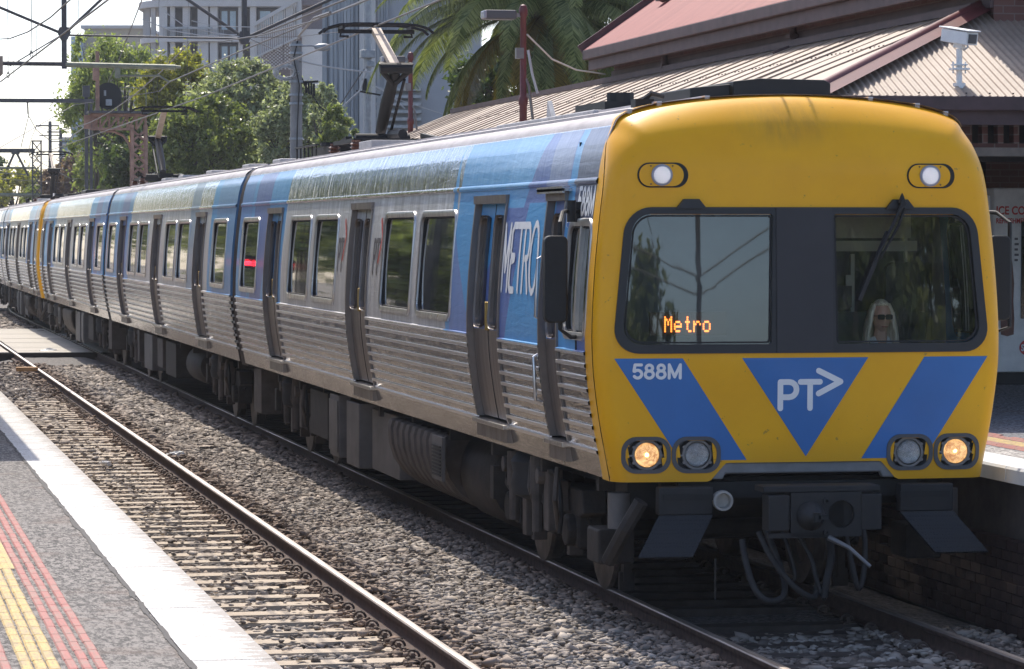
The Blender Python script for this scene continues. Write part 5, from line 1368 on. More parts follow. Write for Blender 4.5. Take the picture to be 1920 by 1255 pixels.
# maroon lamp posts
def lamp_post(px, pyt, pyb, d, lab, flip=-1):
    a = PT(px, pyt, d); b = a.copy(); b.z = PZR
    H = a.z - PZR; w = H / 5.5
    o = thing('lamp_post', lab, 'lamp post', b, 0, 'maroon station lamp posts')
    m = MB(); m.lathe([(.10, 0), (.10, .3), (.055, .35), (.05, H - 1.3), (.062, H - 1.28), (.062, H - 1.2), (.045, H - 1.18), (.04, H - .15), (.055, H - .13), (.06, H - .06), (.04, H), (.001, H + .02)], (0, 0, 0), 'z', 12); m.build('post', MT['maroon'], o, smooth=40)
    m = MB(); m.cbox((-.33, -.05, H - .13), (.42, .26, .12)); m.build('lamp_head', MT['dgrey2'], o, bevel=.02)
    m = MB(); m.cbox((-.54, -.09, H - .13), (.04, .24, .10)); m.build('lamp_glass', MT['ledlens'], o, bevel=.01)
    m = MB(); m.bar((-.15, 0, H - .13), (0, 0, H - .12), .05); m.build('bracket', MT['galvdark'], o); m = MB(); m.cbox((-.05, 0, H - .62), (.1, .1, .14)); m.build('junction_box', MT['galvdark'], o); m = MB(); m.tube([(.03, -.02, H - .95), (.07, -.03, H - 1.05), (.12, -.05, H - 1.5), (.22, -.05, H - 2.0)], .02, 6); m.build('cable', MT['galvdark'], o)
    return o
lamp_post(981, 12, 180, 44.5, 'maroon lamp post with box lamp in front of the palm fronds'); lamp_post(770, 100, 250, 62, 'shorter looking maroon lamp post left of the palm, near the pantograph arm')

# ------------------------------------------------------------------ trees
def leafmat(name, a, b, tr=.35):
    t = NT(name); g = t.new('ShaderNodeNewGeometry'); c = t.mix(g.outputs['Random Per Island'], a, b)
    out = t.n['Material Output']; tl = t.new('ShaderNodeBsdfTranslucent'); t.l.new(t.mix(1, c, (1.25, 1.35, .75), 'MULTIPLY'), tl.inputs['Color'])
    t.set(Base_Color=c, Roughness=.36); mx = t.new('ShaderNodeMixShader'); mx.inputs[0].default_value = tr
    t.l.new(t.b.outputs[0], mx.inputs[1]); t.l.new(tl.outputs[0], mx.inputs[2]); t.l.new(mx.outputs[0], out.inputs['Surface']); return t.mat
MT['bark'] = simple('bark', (.085, .07, .055), .9, var=.35, vs=4, bump=.6, bs=12, bd=.05)
def leaves(cents, rads, per, size, seed, droop=0., asp=.45):
    r = np.random.default_rng(seed); C = np.repeat(np.array(cents), per, 0); Q = np.repeat(np.array(rads), per); n = len(C)
    d = r.normal(size=(n, 3)); d /= np.linalg.norm(d, axis=1)[:, None]; rad = Q * np.abs(r.normal(size=n)) * .78
    st = np.repeat(r.uniform(.55, 1.5, (len(rads), 3)), per, 0); P = C + d * rad[:, None] * st; P[:, 2] -= droop * rad * r.random(n)
    a = r.normal(size=(n, 3)); a[:, 2] -= droop * 1.6; a /= np.linalg.norm(a, axis=1)[:, None]
    b = np.cross(a, d + .4 * r.normal(size=(n, 3))); b /= np.linalg.norm(b, axis=1)[:, None] + 1e-6
    s = size * r.uniform(.6, 1.3, n)[:, None]
    V = np.stack([P - a * s, P + b * s * asp, P + a * s, P - b * s * asp], 1).reshape(-1, 3)
    return V
def mk_leaf_obj(V, name, mat, parent):
    n = len(V) // 4; me = bpy.data.meshes.new(name); me.vertices.add(len(V)); me.vertices.foreach_set('co', V.ravel()); me.loops.add(4 * n); me.loops.foreach_set('vertex_index', np.arange(4 * n)); me.polygons.add(n); me.polygons.foreach_set('loop_start', np.arange(n) * 4); me.update(calc_edges=True)
    me.materials.append(mat); o = bpy.data.objects.new(name, me); COL.objects.link(o); o.parent = parent; return o
def tree(px, pyt, pyb, wpx, d, mat, lab, seed, n=70, per=150, size=.17, droop=0., gap=.25, gz=0, shape=1.0, group='trees beyond the line', asp=.45, kind='tree'):
    """crown between photo rows pyt and pyb (at depth d), trunk to the ground"""
    rr = random.Random(seed); c = PT(px, (pyt + pyb) / 2, d); hh = (pyb - pyt) / 2 / FPX * d; ww = wpx / 2 / FPX * d
    o = thing(kind, lab, kind if kind != 'tree' else 'tree', (c.x, c.y, gz), 0, group); zc = c.z - gz
    cents, rads = [], []
    for k in range(n):
        while True:
            u = Vector((rr.uniform(-1, 1), rr.uniform(-1, 1), rr.uniform(-1, 1)))
            if u.length < 1: break
        L = u.length; u = u / max(L, .01) * (L ** .45)
        if u.z < -.2 and rr.random() < .25: continue
        tp = 1 - .25 * max(0, u.z) * shape
        cr = min(ww, hh) * rr.uniform(.06, .21)
        cents.append((u.x * (ww - cr * .6) * tp, u.y * (ww * .8 - cr * .6) * tp, zc + u.z * (hh - cr * .7) )); rads.append(cr)
    m = MB(); tz = max(.5, zc - hh * .6); lean = rr.uniform(-.5, .5)
    m.tube([(0, 0, 0), (lean * .3, 0, tz * .6), (lean, .1, tz), (lean * 1.4, 0, zc + hh * .35)], [ww * .09, ww * .065, ww * .05, ww * .015], 8)
    for k in range(0, len(cents), 3):
        e = Vector(cents[k]); s0 = Vector((lean, .1, tz)); md = s0.lerp(e, .5) + Vector((0, 0, -.08 * (e - s0).length)); m.tube([s0.lerp(Vector((lean * 1.2, 0, zc)), rr.random() * .6), md, e], [ww * .028, ww * .016, ww * .006], 5, False)
    m.build('trunk', MT['bark'], o, smooth=60)
    mk_leaf_obj(leaves(cents, rads, per, size, seed, droop, asp), 'crown', mat, o); return o
LM = {'olive': leafmat('olive_green_leaves', (.11, .14, .035), (.30, .33, .11), .5), 'silver': leafmat('grey_green_leaves', (.13, .155, .065), (.50, .52, .34), .5), 'yel': leafmat('yellow_green_leaves', (.20, .21, .03), (.42, .38, .06), .55),
      'dark': leafmat('dark_green_leaves', (.05, .08, .025), (.12, .16, .05), .45), 'pep': leafmat('pepper_tree_leaves', (.17, .21, .06), (.38, .42, .16), .55), 'brown': leafmat('dry_brown_twigs', (.16, .10, .08), (.30, .20, .15), .35)}
tree(225, 62, 350, 225, 150, LM['pep'], 'tall loose drooping tree at the left of the tree belt, behind the signal', 11, 120, 200, .11, .7)
tree(185, 40, 200, 130, 152, LM['pep'], 'thin airy treetop against the sky left of the beige block', 31, 26, 110, .10, .5)
tree(335, 84, 345, 190, 142, LM['yel'], 'yellow green bushy tree in the middle, in front of the pale apartments', 12, 160, 260, .11)
tree(455, 112, 345, 230, 136, LM['silver'], 'grey green tree with glossy leaves right of the yellow green one', 13, 210, 270, .10)
tree(565, 150, 340, 180, 128, LM['silver'], 'grey green tree right behind the concrete pole', 14, 150, 260, .10)
tree(385, 175, 370, 250, 132, LM['olive'], 'low olive green tree directly above the second train car roof', 15, 160, 260, .11)
tree(285, 220, 380, 200, 140, LM['dark'], 'dark low tree behind the lattice signal bracket', 16, 110, 240, .12)
tree(632, 200, 330, 80, 118, LM['olive'], 'small slim tree in front of the grey ribbed wall', 17, 60, 220, .09)
tree(612, 150, 300, 64, 122, LM['silver'], 'narrow pointed tree between the concrete pole and the grey ribbed wall', 18, 50, 220, .09)
tree(150, 290, 395, 150, 185, LM['brown'], 'brown dry leafed bush above the farthest cars', 19, 110, 200, .13)
tree(40, 312, 430, 180, 230, LM['yel'], 'low yellow green tree at the far left edge', 20, 100, 220, .16)
tree(105, 318, 430, 120, 215, LM['olive'], 'low olive tree left of the dry brown bush', 21, 70, 200, .15)
tree(-20, 285, 420, 90, 240, LM['dark'], 'dark tree cut by the left edge of the photo', 22, 60, 200, .16)
tree(205, 240, 385, 140, 175, LM['olive'], 'dense green tree behind the brown bush and signal post', 23, 120, 240, .13, .5)

tree(1130, -40, 190, 260, 76, LM['dark'], 'dark dense tree behind the palm, left of the red roof', 24, 130, 200, .10)
tree(990, 60, 250, 300, 80, LM['dark'], 'dark shrubbery low behind the palm trunk, above the tan canopy', 25, 110, 200, .10)
# palm: arching fronds with real leaflets
pc = PT(1030, 25, 66)
palm = thing('palm_tree', 'large date palm with drooping fronds above the tan canopy roof', 'palm', (pc.x, pc.y, 0))
m = MB(); rr = random.Random(3); m.tube([(0, 0, 0), (.1, 0, 3), (0, 0, pc.z)], [.5, .42, .48], 14)
for k in range(60): 
    a = rr.uniform(0, 6.28); z = rr.uniform(3, pc.z); m.cbox((.45 * math.cos(a), .45 * math.sin(a), z), (.16, .16, .12), Matrix.Rotation(a, 3, 'Z'))
m.build('trunk', MT['bark'], palm)
frm = leafmat('palm_leaflets', (.07, .10, .025), (.36, .38, .17), .4); frd = leafmat('dry_palm_leaflets', (.14, .10, .02), (.30, .22, .05), .4)
def frond(az, el, L, dry, sd_):
    r2 = random.Random(sd_); n = 30; pts = []; p = Vector((0, 0, pc.z)); th = el; st = L / n
    for k in range(n + 1):
        pts.append(p.copy()); p = p + Vector((math.cos(az) * math.cos(th), math.sin(az) * math.cos(th), math.sin(th))) * st
        th -= (.030 + .055 * (k / n)) * (.95 if el > .2 else .85)
        th = max(th, -1.45)
    f = empty('frond', (0, 0, 0), parent=palm); m = MB(); m.tube(pts, [max(.006, .035 * (1 - k / n)) for k in range(n + 1)], 5); m.build('stem', frd if dry else frm, f)
    V = []; side = Vector((-math.sin(az), math.cos(az), 0)); tw = r2.uniform(-.35, .35)
    for k in range(6 * n):
        t = .08 + .92 * k / (6 * n); i = min(n - 1, int(t * n)); a = pts[i].lerp(pts[i + 1], t * n - i) if i < n else pts[-1]; dr = (pts[i + 1] - pts[i]).normalized(); up = side.cross(dr).normalized()
        ll = L * r2.uniform(.115, .145) * math.sin(math.pi * min(1, .18 + t * .78)) ** .6
        for s in (-1, 1):
            d = (side * s * 1.0 + dr * .75 + up * (.30 + tw * s)).normalized(); d = (d + Vector((r2.uniform(-.1, .1), r2.uniform(-.1, .1), -.06 - .22 * r2.random()))).normalized(); d2 = (d + Vector((0, 0, -.38))).normalized()
            w = (dr * .011 + up * .010) ; b = a + d * ll * .55; c = b + d2 * ll * .5
            V += [a - w, a + w, b + w * .9, b - w * .9, b - w * .9, b + w * .9, c + w * .1, c - w * .1]
    o = mk_leaf_obj(np.array([tuple(q) for q in V]), 'leaflets', frd if dry else frm, f)
for k in range(110):
    ring = k % 4; az = k * 2.399 + rr.uniform(-.15, .15); el = (1.25, .75, .30, -.15)[ring] + rr.uniform(-.15, .15)
    frond(az, el, rr.uniform(3.4, 4.9) * (1, 1, .95, .8)[ring], ring == 3 and rr.random() < .6, k)
# ------------------------------------------------------------------ background buildings
def pframe(d): # at depth d: basis parallel to the picture
    return Vector((CY, -SY, 0)), Vector((SY, CY, 0))
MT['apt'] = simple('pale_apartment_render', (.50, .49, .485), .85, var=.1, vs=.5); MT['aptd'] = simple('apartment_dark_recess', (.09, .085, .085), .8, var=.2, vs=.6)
MT['bglass'] = simple('building_window_glass', (.24, .34, .44), .12, 0, var=.1); MT['bglass'].node_tree.nodes['Principled BSDF'].inputs['Specular IOR Level'].default_value = 1  # pale blue base stands in for the sky mirrored in the panes
MT['roofbrown'] = simple('brown_top_storey', (.20, .165, .17), .8, var=.1)
def bldg(name, lab, px, py, d, ang=0):
    q = PT(px, py, d); q.z = 0
    return thing(name, lab, 'building', q, -YAW + ang, None)
def L2(d, px0): # px,py -> local x,z
    return lambda px, py: ((px - px0) / FPX * d, CZ - (py - HOR) / FPX * d)
# curved pale apartments
D = 290; a = bldg('apartment_building', 'pale grey apartment building with curved corner, columns and blue windows', 300, 437, D); f = L2(D, 300)
def slab(py0, py1, out, nm, mat, dep=14, x1=620):
    xa, z1 = f(262, py0); xb, z0 = f(x1, py1)
    m = MB(); R_ = 6.0; pts = [(xb, dep)]
    pts += [(xb, -out), (f(330, 0)[0], -out)]
    for k in range(9):
        t = math.pi / 2 * k / 8; cx, cyy = f(330, 0)[0], 5.0
        pts.append((cx - (cx - xa + out) * math.sin(t), cyy - (cyy + out) * math.cos(t)))
    pts.append((xa - out, dep)); m.prism(pts, z0, z1, 'z'); return m.build(nm, mat, a)
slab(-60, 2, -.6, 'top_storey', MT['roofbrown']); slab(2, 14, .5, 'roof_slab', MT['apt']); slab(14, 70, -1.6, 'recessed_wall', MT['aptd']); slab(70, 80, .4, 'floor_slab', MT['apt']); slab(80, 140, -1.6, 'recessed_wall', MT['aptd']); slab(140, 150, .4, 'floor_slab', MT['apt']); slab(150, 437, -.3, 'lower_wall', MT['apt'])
for (y0_, y1_) in ((14, 70), (80, 140)):
    for (x0_, x1_) in ((300, 315), (344, 357), (372, 380), (380, 392), (395, 409), (448, 456), (470, 481), (538, 550)):
        xa, z1 = f(x0_, y0_); xb, z0 = f(x1_, y1_); m = MB(); m.box(xa, xb, -.1, 1.6, z0, z1); m.build('column', MT['apt'], a)
    for k in range(5):
        t = math.pi / 2 * (k + .3) / 5; cx = f(330, 0)[0]; xa = cx - (cx - f(262, 0)[0]) * math.sin(t); yy = 5 - 5 * math.cos(t)
        m = MB(); m.box(xa - .15, xa + .25, yy, yy + .5, f(0, y1_)[1], f(0, y0_)[1]); m.build('column', MT['apt'], a)
    for (x0_, x1_) in ((412, 447), (484, 536)):
        xa, z1 = f(x0_, y0_ + 4); xb, z0 = f(x1_, y1_ - 6 if y0_ < 50 else y1_ - 2); m = MB(); m.box(xa, xb, .8, .9, z0, z1); w = m.build('window', MT['aptd'], a)
        n = 2
        for k in range(n):
            w0 = xa + .15 + (xb - xa - .15) * k / n; m = MB(); m.box(w0, w0 + (xb - xa) / n - .3, .74, .79, z0 + .35, z1 - .15); m.build('pane', MT['bglass'], w)
    xa, z1 = f(264, y1_ - 16); xb, z0 = f(400, y1_ - 14)
    m = MB(); m.box(xa + 2, xb, -.2, -.1, z0, z1 + .1); 
    for k in range(40): m.box(xa + 2 + k * .13, xa + 2.03 + k * .13, -.18, -.12, f(0, y1_)[1], z0)
    m.build('balcony_railing', MT['galv'], a)
# white slatted block
D = 215; b_ = bldg('slatted_building', 'white walled block with a sloping screen of vertical slats', 475, 437, D); f = L2(D, 475)
m = MB(); xa, _ = f(478, 0); xb, _ = f(608, 0); m.box(xa + .3, xb, .8, 9, 0, f(0, 160)[1] ); m.box(f(566, 0)[0], xb, .5, 9, f(0, 170)[1], f(0, 55)[1]); m.box(xa + .3, f(500, 0)[0], .7, 9, 0, f(0, 132)[1]); m.build('wall', simple('white_render', (.62, .60, .58), .85, var=.08, vs=.6), b_)
m = MB(); m.box(f(566, 0)[0], xb, 1.2, 9, f(0, 55)[1], f(0, -60)[1]); m.box(f(562, 0)[0], xb, .4, 9, f(0, 10)[1], f(0, -30)[1]); m.box(xa + .35, f(566, 0)[0], 1.2, 9, f(0, 165)[1], f(0, 45)[1]); m.build('dark_upper_wall', MT['roofbrown'], b_)
A0, A1 = f(477, 48), f(560, 0); B0, B1 = f(477, 110), f(565, 68)
m = MB(); m.bar((A0[0], 0, A0[1]), (A1[0], 0, A1[1]), .25, .22); m.bar((B0[0], 0, B0[1]), (B1[0], 0, B1[1]), .2, .12); m.box(f(559, 0)[0], f(566, 0)[0], -.1, .7, f(0, 70)[1], f(0, 0)[1]); m.build('screen_rail', MT['apt'], b_)
for k in range(21):
    t = (k + .3) / 21; x = A0[0] + (A1[0] - A0[0]) * t; m = MB(); m.box(x - .04, x + .04, .1, .3, B0[1] + (B1[1] - B0[1]) * t, A0[1] + (A1[1] - A0[1]) * t); m.build('slat', MT['apt'], b_)
m = MB()
for i in range(24):
    for j in range(10):
        x = B0[0] + .12 * i; z = f(0, 131)[1] + .2 * j + (.1 if i % 2 else 0)
        if z < B0[1] + (B1[1] - B0[1]) * (i * .12) / (B1[0] - B0[0]) - .1: m.box(x, x + .09, .2, .28, z, z + .1)
m.build('breeze_blocks', MT['apt'], b_)['kind'] = 'stuff'
# grey ribbed tower
D = 135; g_ = bldg('ribbed_wall_building', 'grey blue ribbed concrete building behind the pantograph', 605, 437, D); f = L2(D, 605)
rm = NT('ribbed_concrete'); v = rm.coords(); n1 = rm.noise(rm.coords((3, 1, .05)), 3, 4, .6); rm.set(Base_Color=rm.mix(rm.ramp(n1, .35, .65), (.18, .205, .235), (.42, .44, .46)), Roughness=.85); rm = rm.mat
xa, zt = f(605, -60); m = MB(); W_ = f(725, 0)[0]; rr = random.Random(5)
x = 0
while x < W_:
    w = rr.choice((.10, .14, .2)); m.box(x, x + w, -.06 * rr.random() - .02, .3, 0, zt); x += w + rr.choice((.02, .05))
m.box(0, W_, .05, 8, 0, zt); m.build('ribbed_wall', rm, g_)
m = MB(); x0_ = f(724, 0)[0]; x1_ = f(900, 0)[0]; m.box(x0_, x1_, .4, 8, 0, zt); m.build('plain_wall', simple('blue_grey_wall', (.32, .34, .37), .85, var=.12, vs=.5), g_)
x0_, z1 = f(675, -20); x1_, z0 = f(705, 120); m = MB(); m.box(x0_, x1_, -.35, .3, 0, zt); m.build('white_pilaster', MT['apt'], g_)
for k in range(6):
    x0_, z1 = f(700, 165 + 14 * k); x1_, z0 = f(790, 171 + 14 * k); m = MB(); m.box(x0_, x1_, -.1, .38, z0, z1); m.build('louvre', MT['galv'], g_)
# far beige block and small white one
D = 320; c_ = bldg('distant_block', 'beige flat roofed block just right of the sky, behind the drooping tree', 160, 437, D); f = L2(D, 160)
m = MB(); m.box(0, f(275, 0)[0], 0, 15, 0, f(0, 55)[1]); m.build('wall', simple('beige_wall', (.42, .38, .30), .85, var=.05), c_)
m = MB(); m.box(-.3, f(278, 0)[0], -.4, 15, f(0, 55)[1], f(0, 49)[1]); m.build('parapet', MT['apt'], c_)
m = MB(); m.box(f(140, 0)[0], f(162, 0)[0], -2, 3, 0, f(0, 72)[1]); m.build('glass_wing', MT['bglass'], c_)
D = 300; c2 = bldg('far_tower', 'small banded tower seen low between the utility poles', 118, 437, D); f = L2(D, 118)
m = MB(); m.box(0, f(160, 0)[0], 0, 8, 0, f(0, 258)[1]); m.build('wall', MT['bglass'], c2)
for k in range(8): m = MB(); m.box(-.3, f(160, 0)[0] + .1, -.5, 0, f(0, 262 + 12 * k)[1], f(0, 258 + 12 * k)[1]); m.build('balcony', MT['apt'], c2)

# ------------------------------------------------------------------ poles, gantries, signal, wires
def pole_concrete():
    b = PT(556, 290, 78); b.z = 0; t = PT(556, 78, 78); H = t.z
    o = thing('concrete_pole', 'tapered grey concrete power pole with street light and cable coil', 'pole', b)
    m = MB(); m.cyl((0, 0, 0), (0, 0, H), .18, 14, .125); m.build('shaft', MT['concrete'], o, smooth=50)
    for z in (H - .12, H - .30, H - .95, H - 1.25, H - 1.45, H - 2.25): m = MB(); m.cyl((0, 0, z), (0, 0, z + .05), .165, 14, .16); m.build('band', MT['galv'], o)
    m = MB(); m.tube([(.1, 0, H - .12), (.35, -.05, H - .11), (.42, -.05, H - .12)], .018, 6); m.lathe([(.001, .40), (.05, .43), (.085, .52), (.09, .65), (.06, .78), (.001, .8)], (0, -.05, H - .14), 'x', 12); m.build('street_light', MT['galv'], o, smooth=50)
    m = MB(); rr = random.Random(9)
    for k in range(12):
        r = rr.uniform(.15, .28); m.tube([(-.25 + r * math.cos(a) * 1.1, -.1 + rr.uniform(-.05, .05), H - .72 + r * math.sin(a) * .7) for a in np.linspace(0, 6.2, 14)], .012, 5)
    m.build('cable_coil', MT['palewire'], o)
    m = MB()
    for k in range(4): m.cbox((.22 + .06 * k, -.06, H - 1.05 - .02 * k), (.045, .06, .28)); 
    m.bar((.1, 0, H - .8), (.3, 0, H - 1.2), .04); m.bar((.1, -.05, H - .95), (.5, -.05, H - .92), .05); m.tube([(.35, 0, H - 1.2), (.55, 0, H - 1.5), (.7, 0, H - 1.6)], .015, 5); m.build('fuse_box', MT['black'], o)
    m = MB(); m.tube([(.02, -.14, H), (-.08, -.16, H - .4), (.05, -.17, H - 1.0), (.0, -.18, H - 2.0), (-.02, -.18, H - 3)], .014, 5); m.build('cable', MT['black'], o)
pole_concrete()
def mast(px, pyt, d, w, name, lab, mat, lattice=False, X=None):
    t = PT(px, pyt, d); b = t.copy(); b.z = 0; H = t.z; o = thing(name, lab, 'mast', b)
    if lattice:
        m = MB(); h = w / 2
        for sx in (-h, h):
            for sy in (-h, h): m.bar((sx, sy, 0), (sx, sy, H), .05)
        m.build('uprights', MT[mat], o); m = MB(); z = .2; k = 0
        while z + w * 1.3 < H:
            for sy in (-h, h): m.bar((-h, sy, z), (h, sy, z + w * 1.3), .03); m.bar((h, sy, z), (-h, sy, z + w * 1.3), .03)
            z += w * 1.3
        m.cbox((0, 0, H), (w * 1.2, w * 1.2, .06)); m.build('lacing', MT[mat], o)
    else:
        m = MB(); m.cbox((0, 0, H / 2), (w, w, H)); m.build('post', MT[mat], o)
    return o
# overhead portal spanning the tracks (drop posts, tie rods, registration pipe)
D = 67.5
G = thing('overhead_portal', 'dark steel overhead wire portal with two drop posts near the top left', 'gantry', PT(290, 68, D))
o0 = G.location.copy()
def gp(px, py, d=D): return PT(px, py, d) - o0
for px_, yb_, yn in ((122, 130, 64), (459, 82, 72)):
    m = MB(); a_ = gp(px_, -70); b2 = gp(px_, yb_); m.bar(a_, b2, .10, .10, up=(0, 1, 0)); m.build('drop_post', MT['dsteel'], G)
    m = MB(); c0 = gp(px_, yn); m.prism([(c0.x - .13, c0.z + .02), (c0.x - .09, c0.z + .12), (c0.x + .09, c0.z + .12), (c0.x + .13, c0.z + .02), (c0.x + .06, c0.z - .13), (c0.x - .06, c0.z - .13)], c0.y - .09, c0.y + .09); m.build('node_plate', MT['dsteel'], G)
for (p1, p2, w) in (((118, 64), (-30, 2), .045), ((126, 62), (230, -35), .045), ((126, 67), (455, 74), .03), ((455, 70), (330, -15), .05), ((464, 72), (665, -20), .05), ((122, 64), (20, 125), .02)):
    m = MB(); m.cyl(gp(*p1), gp(*p2), w / 2 * 1.3, 8); m.build('tie_rod', MT['dsteel'], G)
m = MB(); m.cyl(gp(-60, 119), gp(125, 121), .045, 10); m.build('registration_pipe', MT['dsteel'], G)
m = MB(); m.cyl(gp(125, 122), gp(330, 127), .055, 10); m.cyl(gp(325, 126), gp(340, 127), .03, 8); m.cbox(gp(222, 135), (.10, .08, .26)); m.build('registration_pipe', MT['olive'], G)
m = MB(); m.tube([gp(226, 143), gp(300, 143), gp(318, 155)], .025, 6); m.tube([gp(225, 165), gp(275, 166)], .012, 6); m.tube([gp(275, 166), gp(275, 200)], .010, 6); m.build('steady_arm', MT['olive'], G)
m = MB(); legx = 14.6; m.bar((legx - o0.x, 0, -o0.z), (legx - o0.x, 0, 2.2), .28); m.bar((-.9 - o0.x, 0, -o0.z), (-.9 - o0.x, 0, 2.2), .28); m.bar((-.9 - o0.x, 0, 2.1), (legx - o0.x, 0, 2.1), .2); m.build('portal_frame', MT['dsteel'], G)
# second portal
D2 = 122
G2 = thing('overhead_portal', 'second dark overhead wire boom farther away, ending at a square mast', 'gantry', PT(165, 190, D2)); o0 = G2.location.copy()
m = MB(); m.bar(gp(-60, 189, D2), gp(176, 190, D2), .2, .14); m.build('boom', MT['dsteel'], G2)
m = MB(); a_ = gp(163, 168, D2); m.bar(a_, (a_.x, a_.y, -o0.z), .12); m.build('mast', MT['dsteel'], G2); m = MB(); a_ = gp(172, 195, D2 + 6); m.bar(a_, (a_.x, a_.y, -o0.z), .10); m.build('mast', MT['dsteel'], G2)
m = MB(); m.tube([gp(53, 190, D2), gp(54, 215, D2)], .03, 6); m.build('hanger', MT['dsteel'], G2); m = MB(); m.cbox(gp(163, 172, D2), (.25, .25, .4)); m.build('mast_box', MT['dsteel'], G2)
# third, far portal with lattice mast
D3 = 168
mast(70, 265, D3, .42, 'lattice_mast', 'small dark lattice mast far away at the left', 'dsteel', True)
G3 = thing('overhead_portal', 'farthest overhead wire boom with knee braces beside the lattice mast', 'gantry', PT(30, 283, D3)); o0 = G3.location.copy()
m = MB(); m.bar(gp(-60, 283, D3), gp(66, 283, D3), .22, .2); m.bar(gp(30, 283, D3), gp(14, 318, D3), .10); m.bar(gp(30, 283, D3), gp(54, 330, D3), .10); m.cbox(gp(30, 286, D3), (.4, .2, .2)); m.build('boom', MT['dsteel'], G3)
m = MB(); m.cyl(gp(-60, 315, D3), gp(68, 315, D3), .06, 8); m.cyl(gp(-60, 320, D3), gp(50, 328, D3), .03, 6); m.cyl(gp(-60, 365, D3), gp(75, 366, D3), .10, 6); m.build('registration_pipe', MT['olive'], G3)
for px_, top, dd, lb in ((95, 228, 190, 'left of two thin utility poles against the pale sky'), (115, 240, 195, 'right of two thin utility poles against the pale sky')):
    t = PT(px_, top, dd); b = t.copy(); b.z = 0; o = thing('utility_pole', lb, 'pole', b, 0, 'thin utility poles'); m = MB(); m.cyl((0, 0, 0), (0, 0, t.z), .13, 8, .09); m.build('shaft', MT['dsteel'], o)
    m = MB(); m.bar((-.8, 0, t.z - .25), (.5, 0, t.z - .25), .08); m.bar((-.6, 0, t.z - .8), (.6, 0, t.z - .8), .06); m.build('crossarm', MT['dsteel'], o)

# signal bracket
D4 = 112
base = PT(263, 437, D4); base.z = 0
sg = thing('signal_bracket', 'rusty lattice signal bracket carrying a round black signal, left of the trees', 'signal', base)
o0 = Vector((base.x, base.y, 0))
def hp_(px, py, dy=0): q = PT(px, py, D4) - o0; return Vector((q.x, q.y + dy, q.z))
pz = lambda py: CZ - (py - HOR) / FPX * D4
x0, x1 = hp_(248, 0).x, hp_(274, 0).x; 
m = MB()
for dy in (-.2, .2):
    for x in (x0, x1): m.bar((x, dy, 0), (x, dy, pz(235)), .10)
m.build('post_uprights', MT['rust'], sg)
z = 1.5
while z < pz(245):
    for q in (0, 1):
        m = MB(); a_, b2 = (x0, x1) if q else (x1, x0); m.bar((a_, -.2, z), (b2, -.2, z + .36), .06); m.build('lattice_bar', MT['rust'], sg); m = MB(); m.bar((a_, .2, z), (b2, .2, z + .36), .06); m.build('lattice_bar', MT['rust'], sg)
    z += .36
xa = hp_(170, 0).x; m = MB(); zt, zb_ = pz(217), pz(243)
for dy in (-.2, .2): m.bar((xa, dy, zt), (x1 + .05, dy, zt), .09); m.bar((xa, dy, zb_), (x0, dy, zb_), .07)
m.bar((xa, 0, zt), (xa, 0, zb_), .45, .08)
m.build('arm_chords', MT['rust'], sg)
n = 6
for k in range(n):
    a_ = xa + (x1 - xa) * k / n; b2 = xa + (x1 - xa) * (k + 1) / n
    for dy in (-.2, .2): m = MB(); m.bar((a_, dy, zb_), (b2, dy, zt), .05); m.bar((b2, dy, zb_), (b2, dy, zt), .045); m.build('lattice_bar', MT['rust'], sg)
m = MB(); m.tube([hp_(190, 246), hp_(215, 247), hp_(232, 255), hp_(243, 270), hp_(248, 290)], .05, 6); m.build('curved_brace', MT['rust'], sg)
m = MB(); m.box(xa - .1, x1 + .1, -.5, .5, zt + .05, zt + .13); m.build('deck', MT['dsteel'], sg)
m = MB(); c = hp_(204, 181, -.1); m.lathe([(.001, 0), (.44, 0), (.44, .05), (.001, .05)], c, 'y', 36); m.build('target_disc', MT['black'], sg)
m = MB(); m.cbox(c + Vector((0, -.12, -.22)), (.2, .2, .22)); m.build('junction_box', MT['galv'], sg, bevel=.02); m = MB(); m.cyl(c + Vector((-.12, -.1, 0)), c + Vector((-.12, -.1, .18)), .04, 8); m.build('lamp_hood', MT['galv'], sg)
m = MB(); p0 = hp_(183, 100); m.cbox((p0.x, 0, (pz(98) + zt) / 2), (.12, .12, pz(98) - zt)); m.build('signal_post', MT['rust'], sg)
m = MB(); m.cbox((p0.x - .06, 0, pz(135)), (.18, .2, .6)); m.build('ladder_box', MT['rust'], sg)
m = MB()
for dx in (183, 214, 223): q = hp_(dx, 0); m.bar((q.x, .4, zt), (q.x, .4, pz(168)), .02)
m.bar((hp_(180, 0).x, .4, pz(168)), (hp_(226, 0).x, .4, pz(168)), .02); m.build('handrail', MT['galv'], sg)

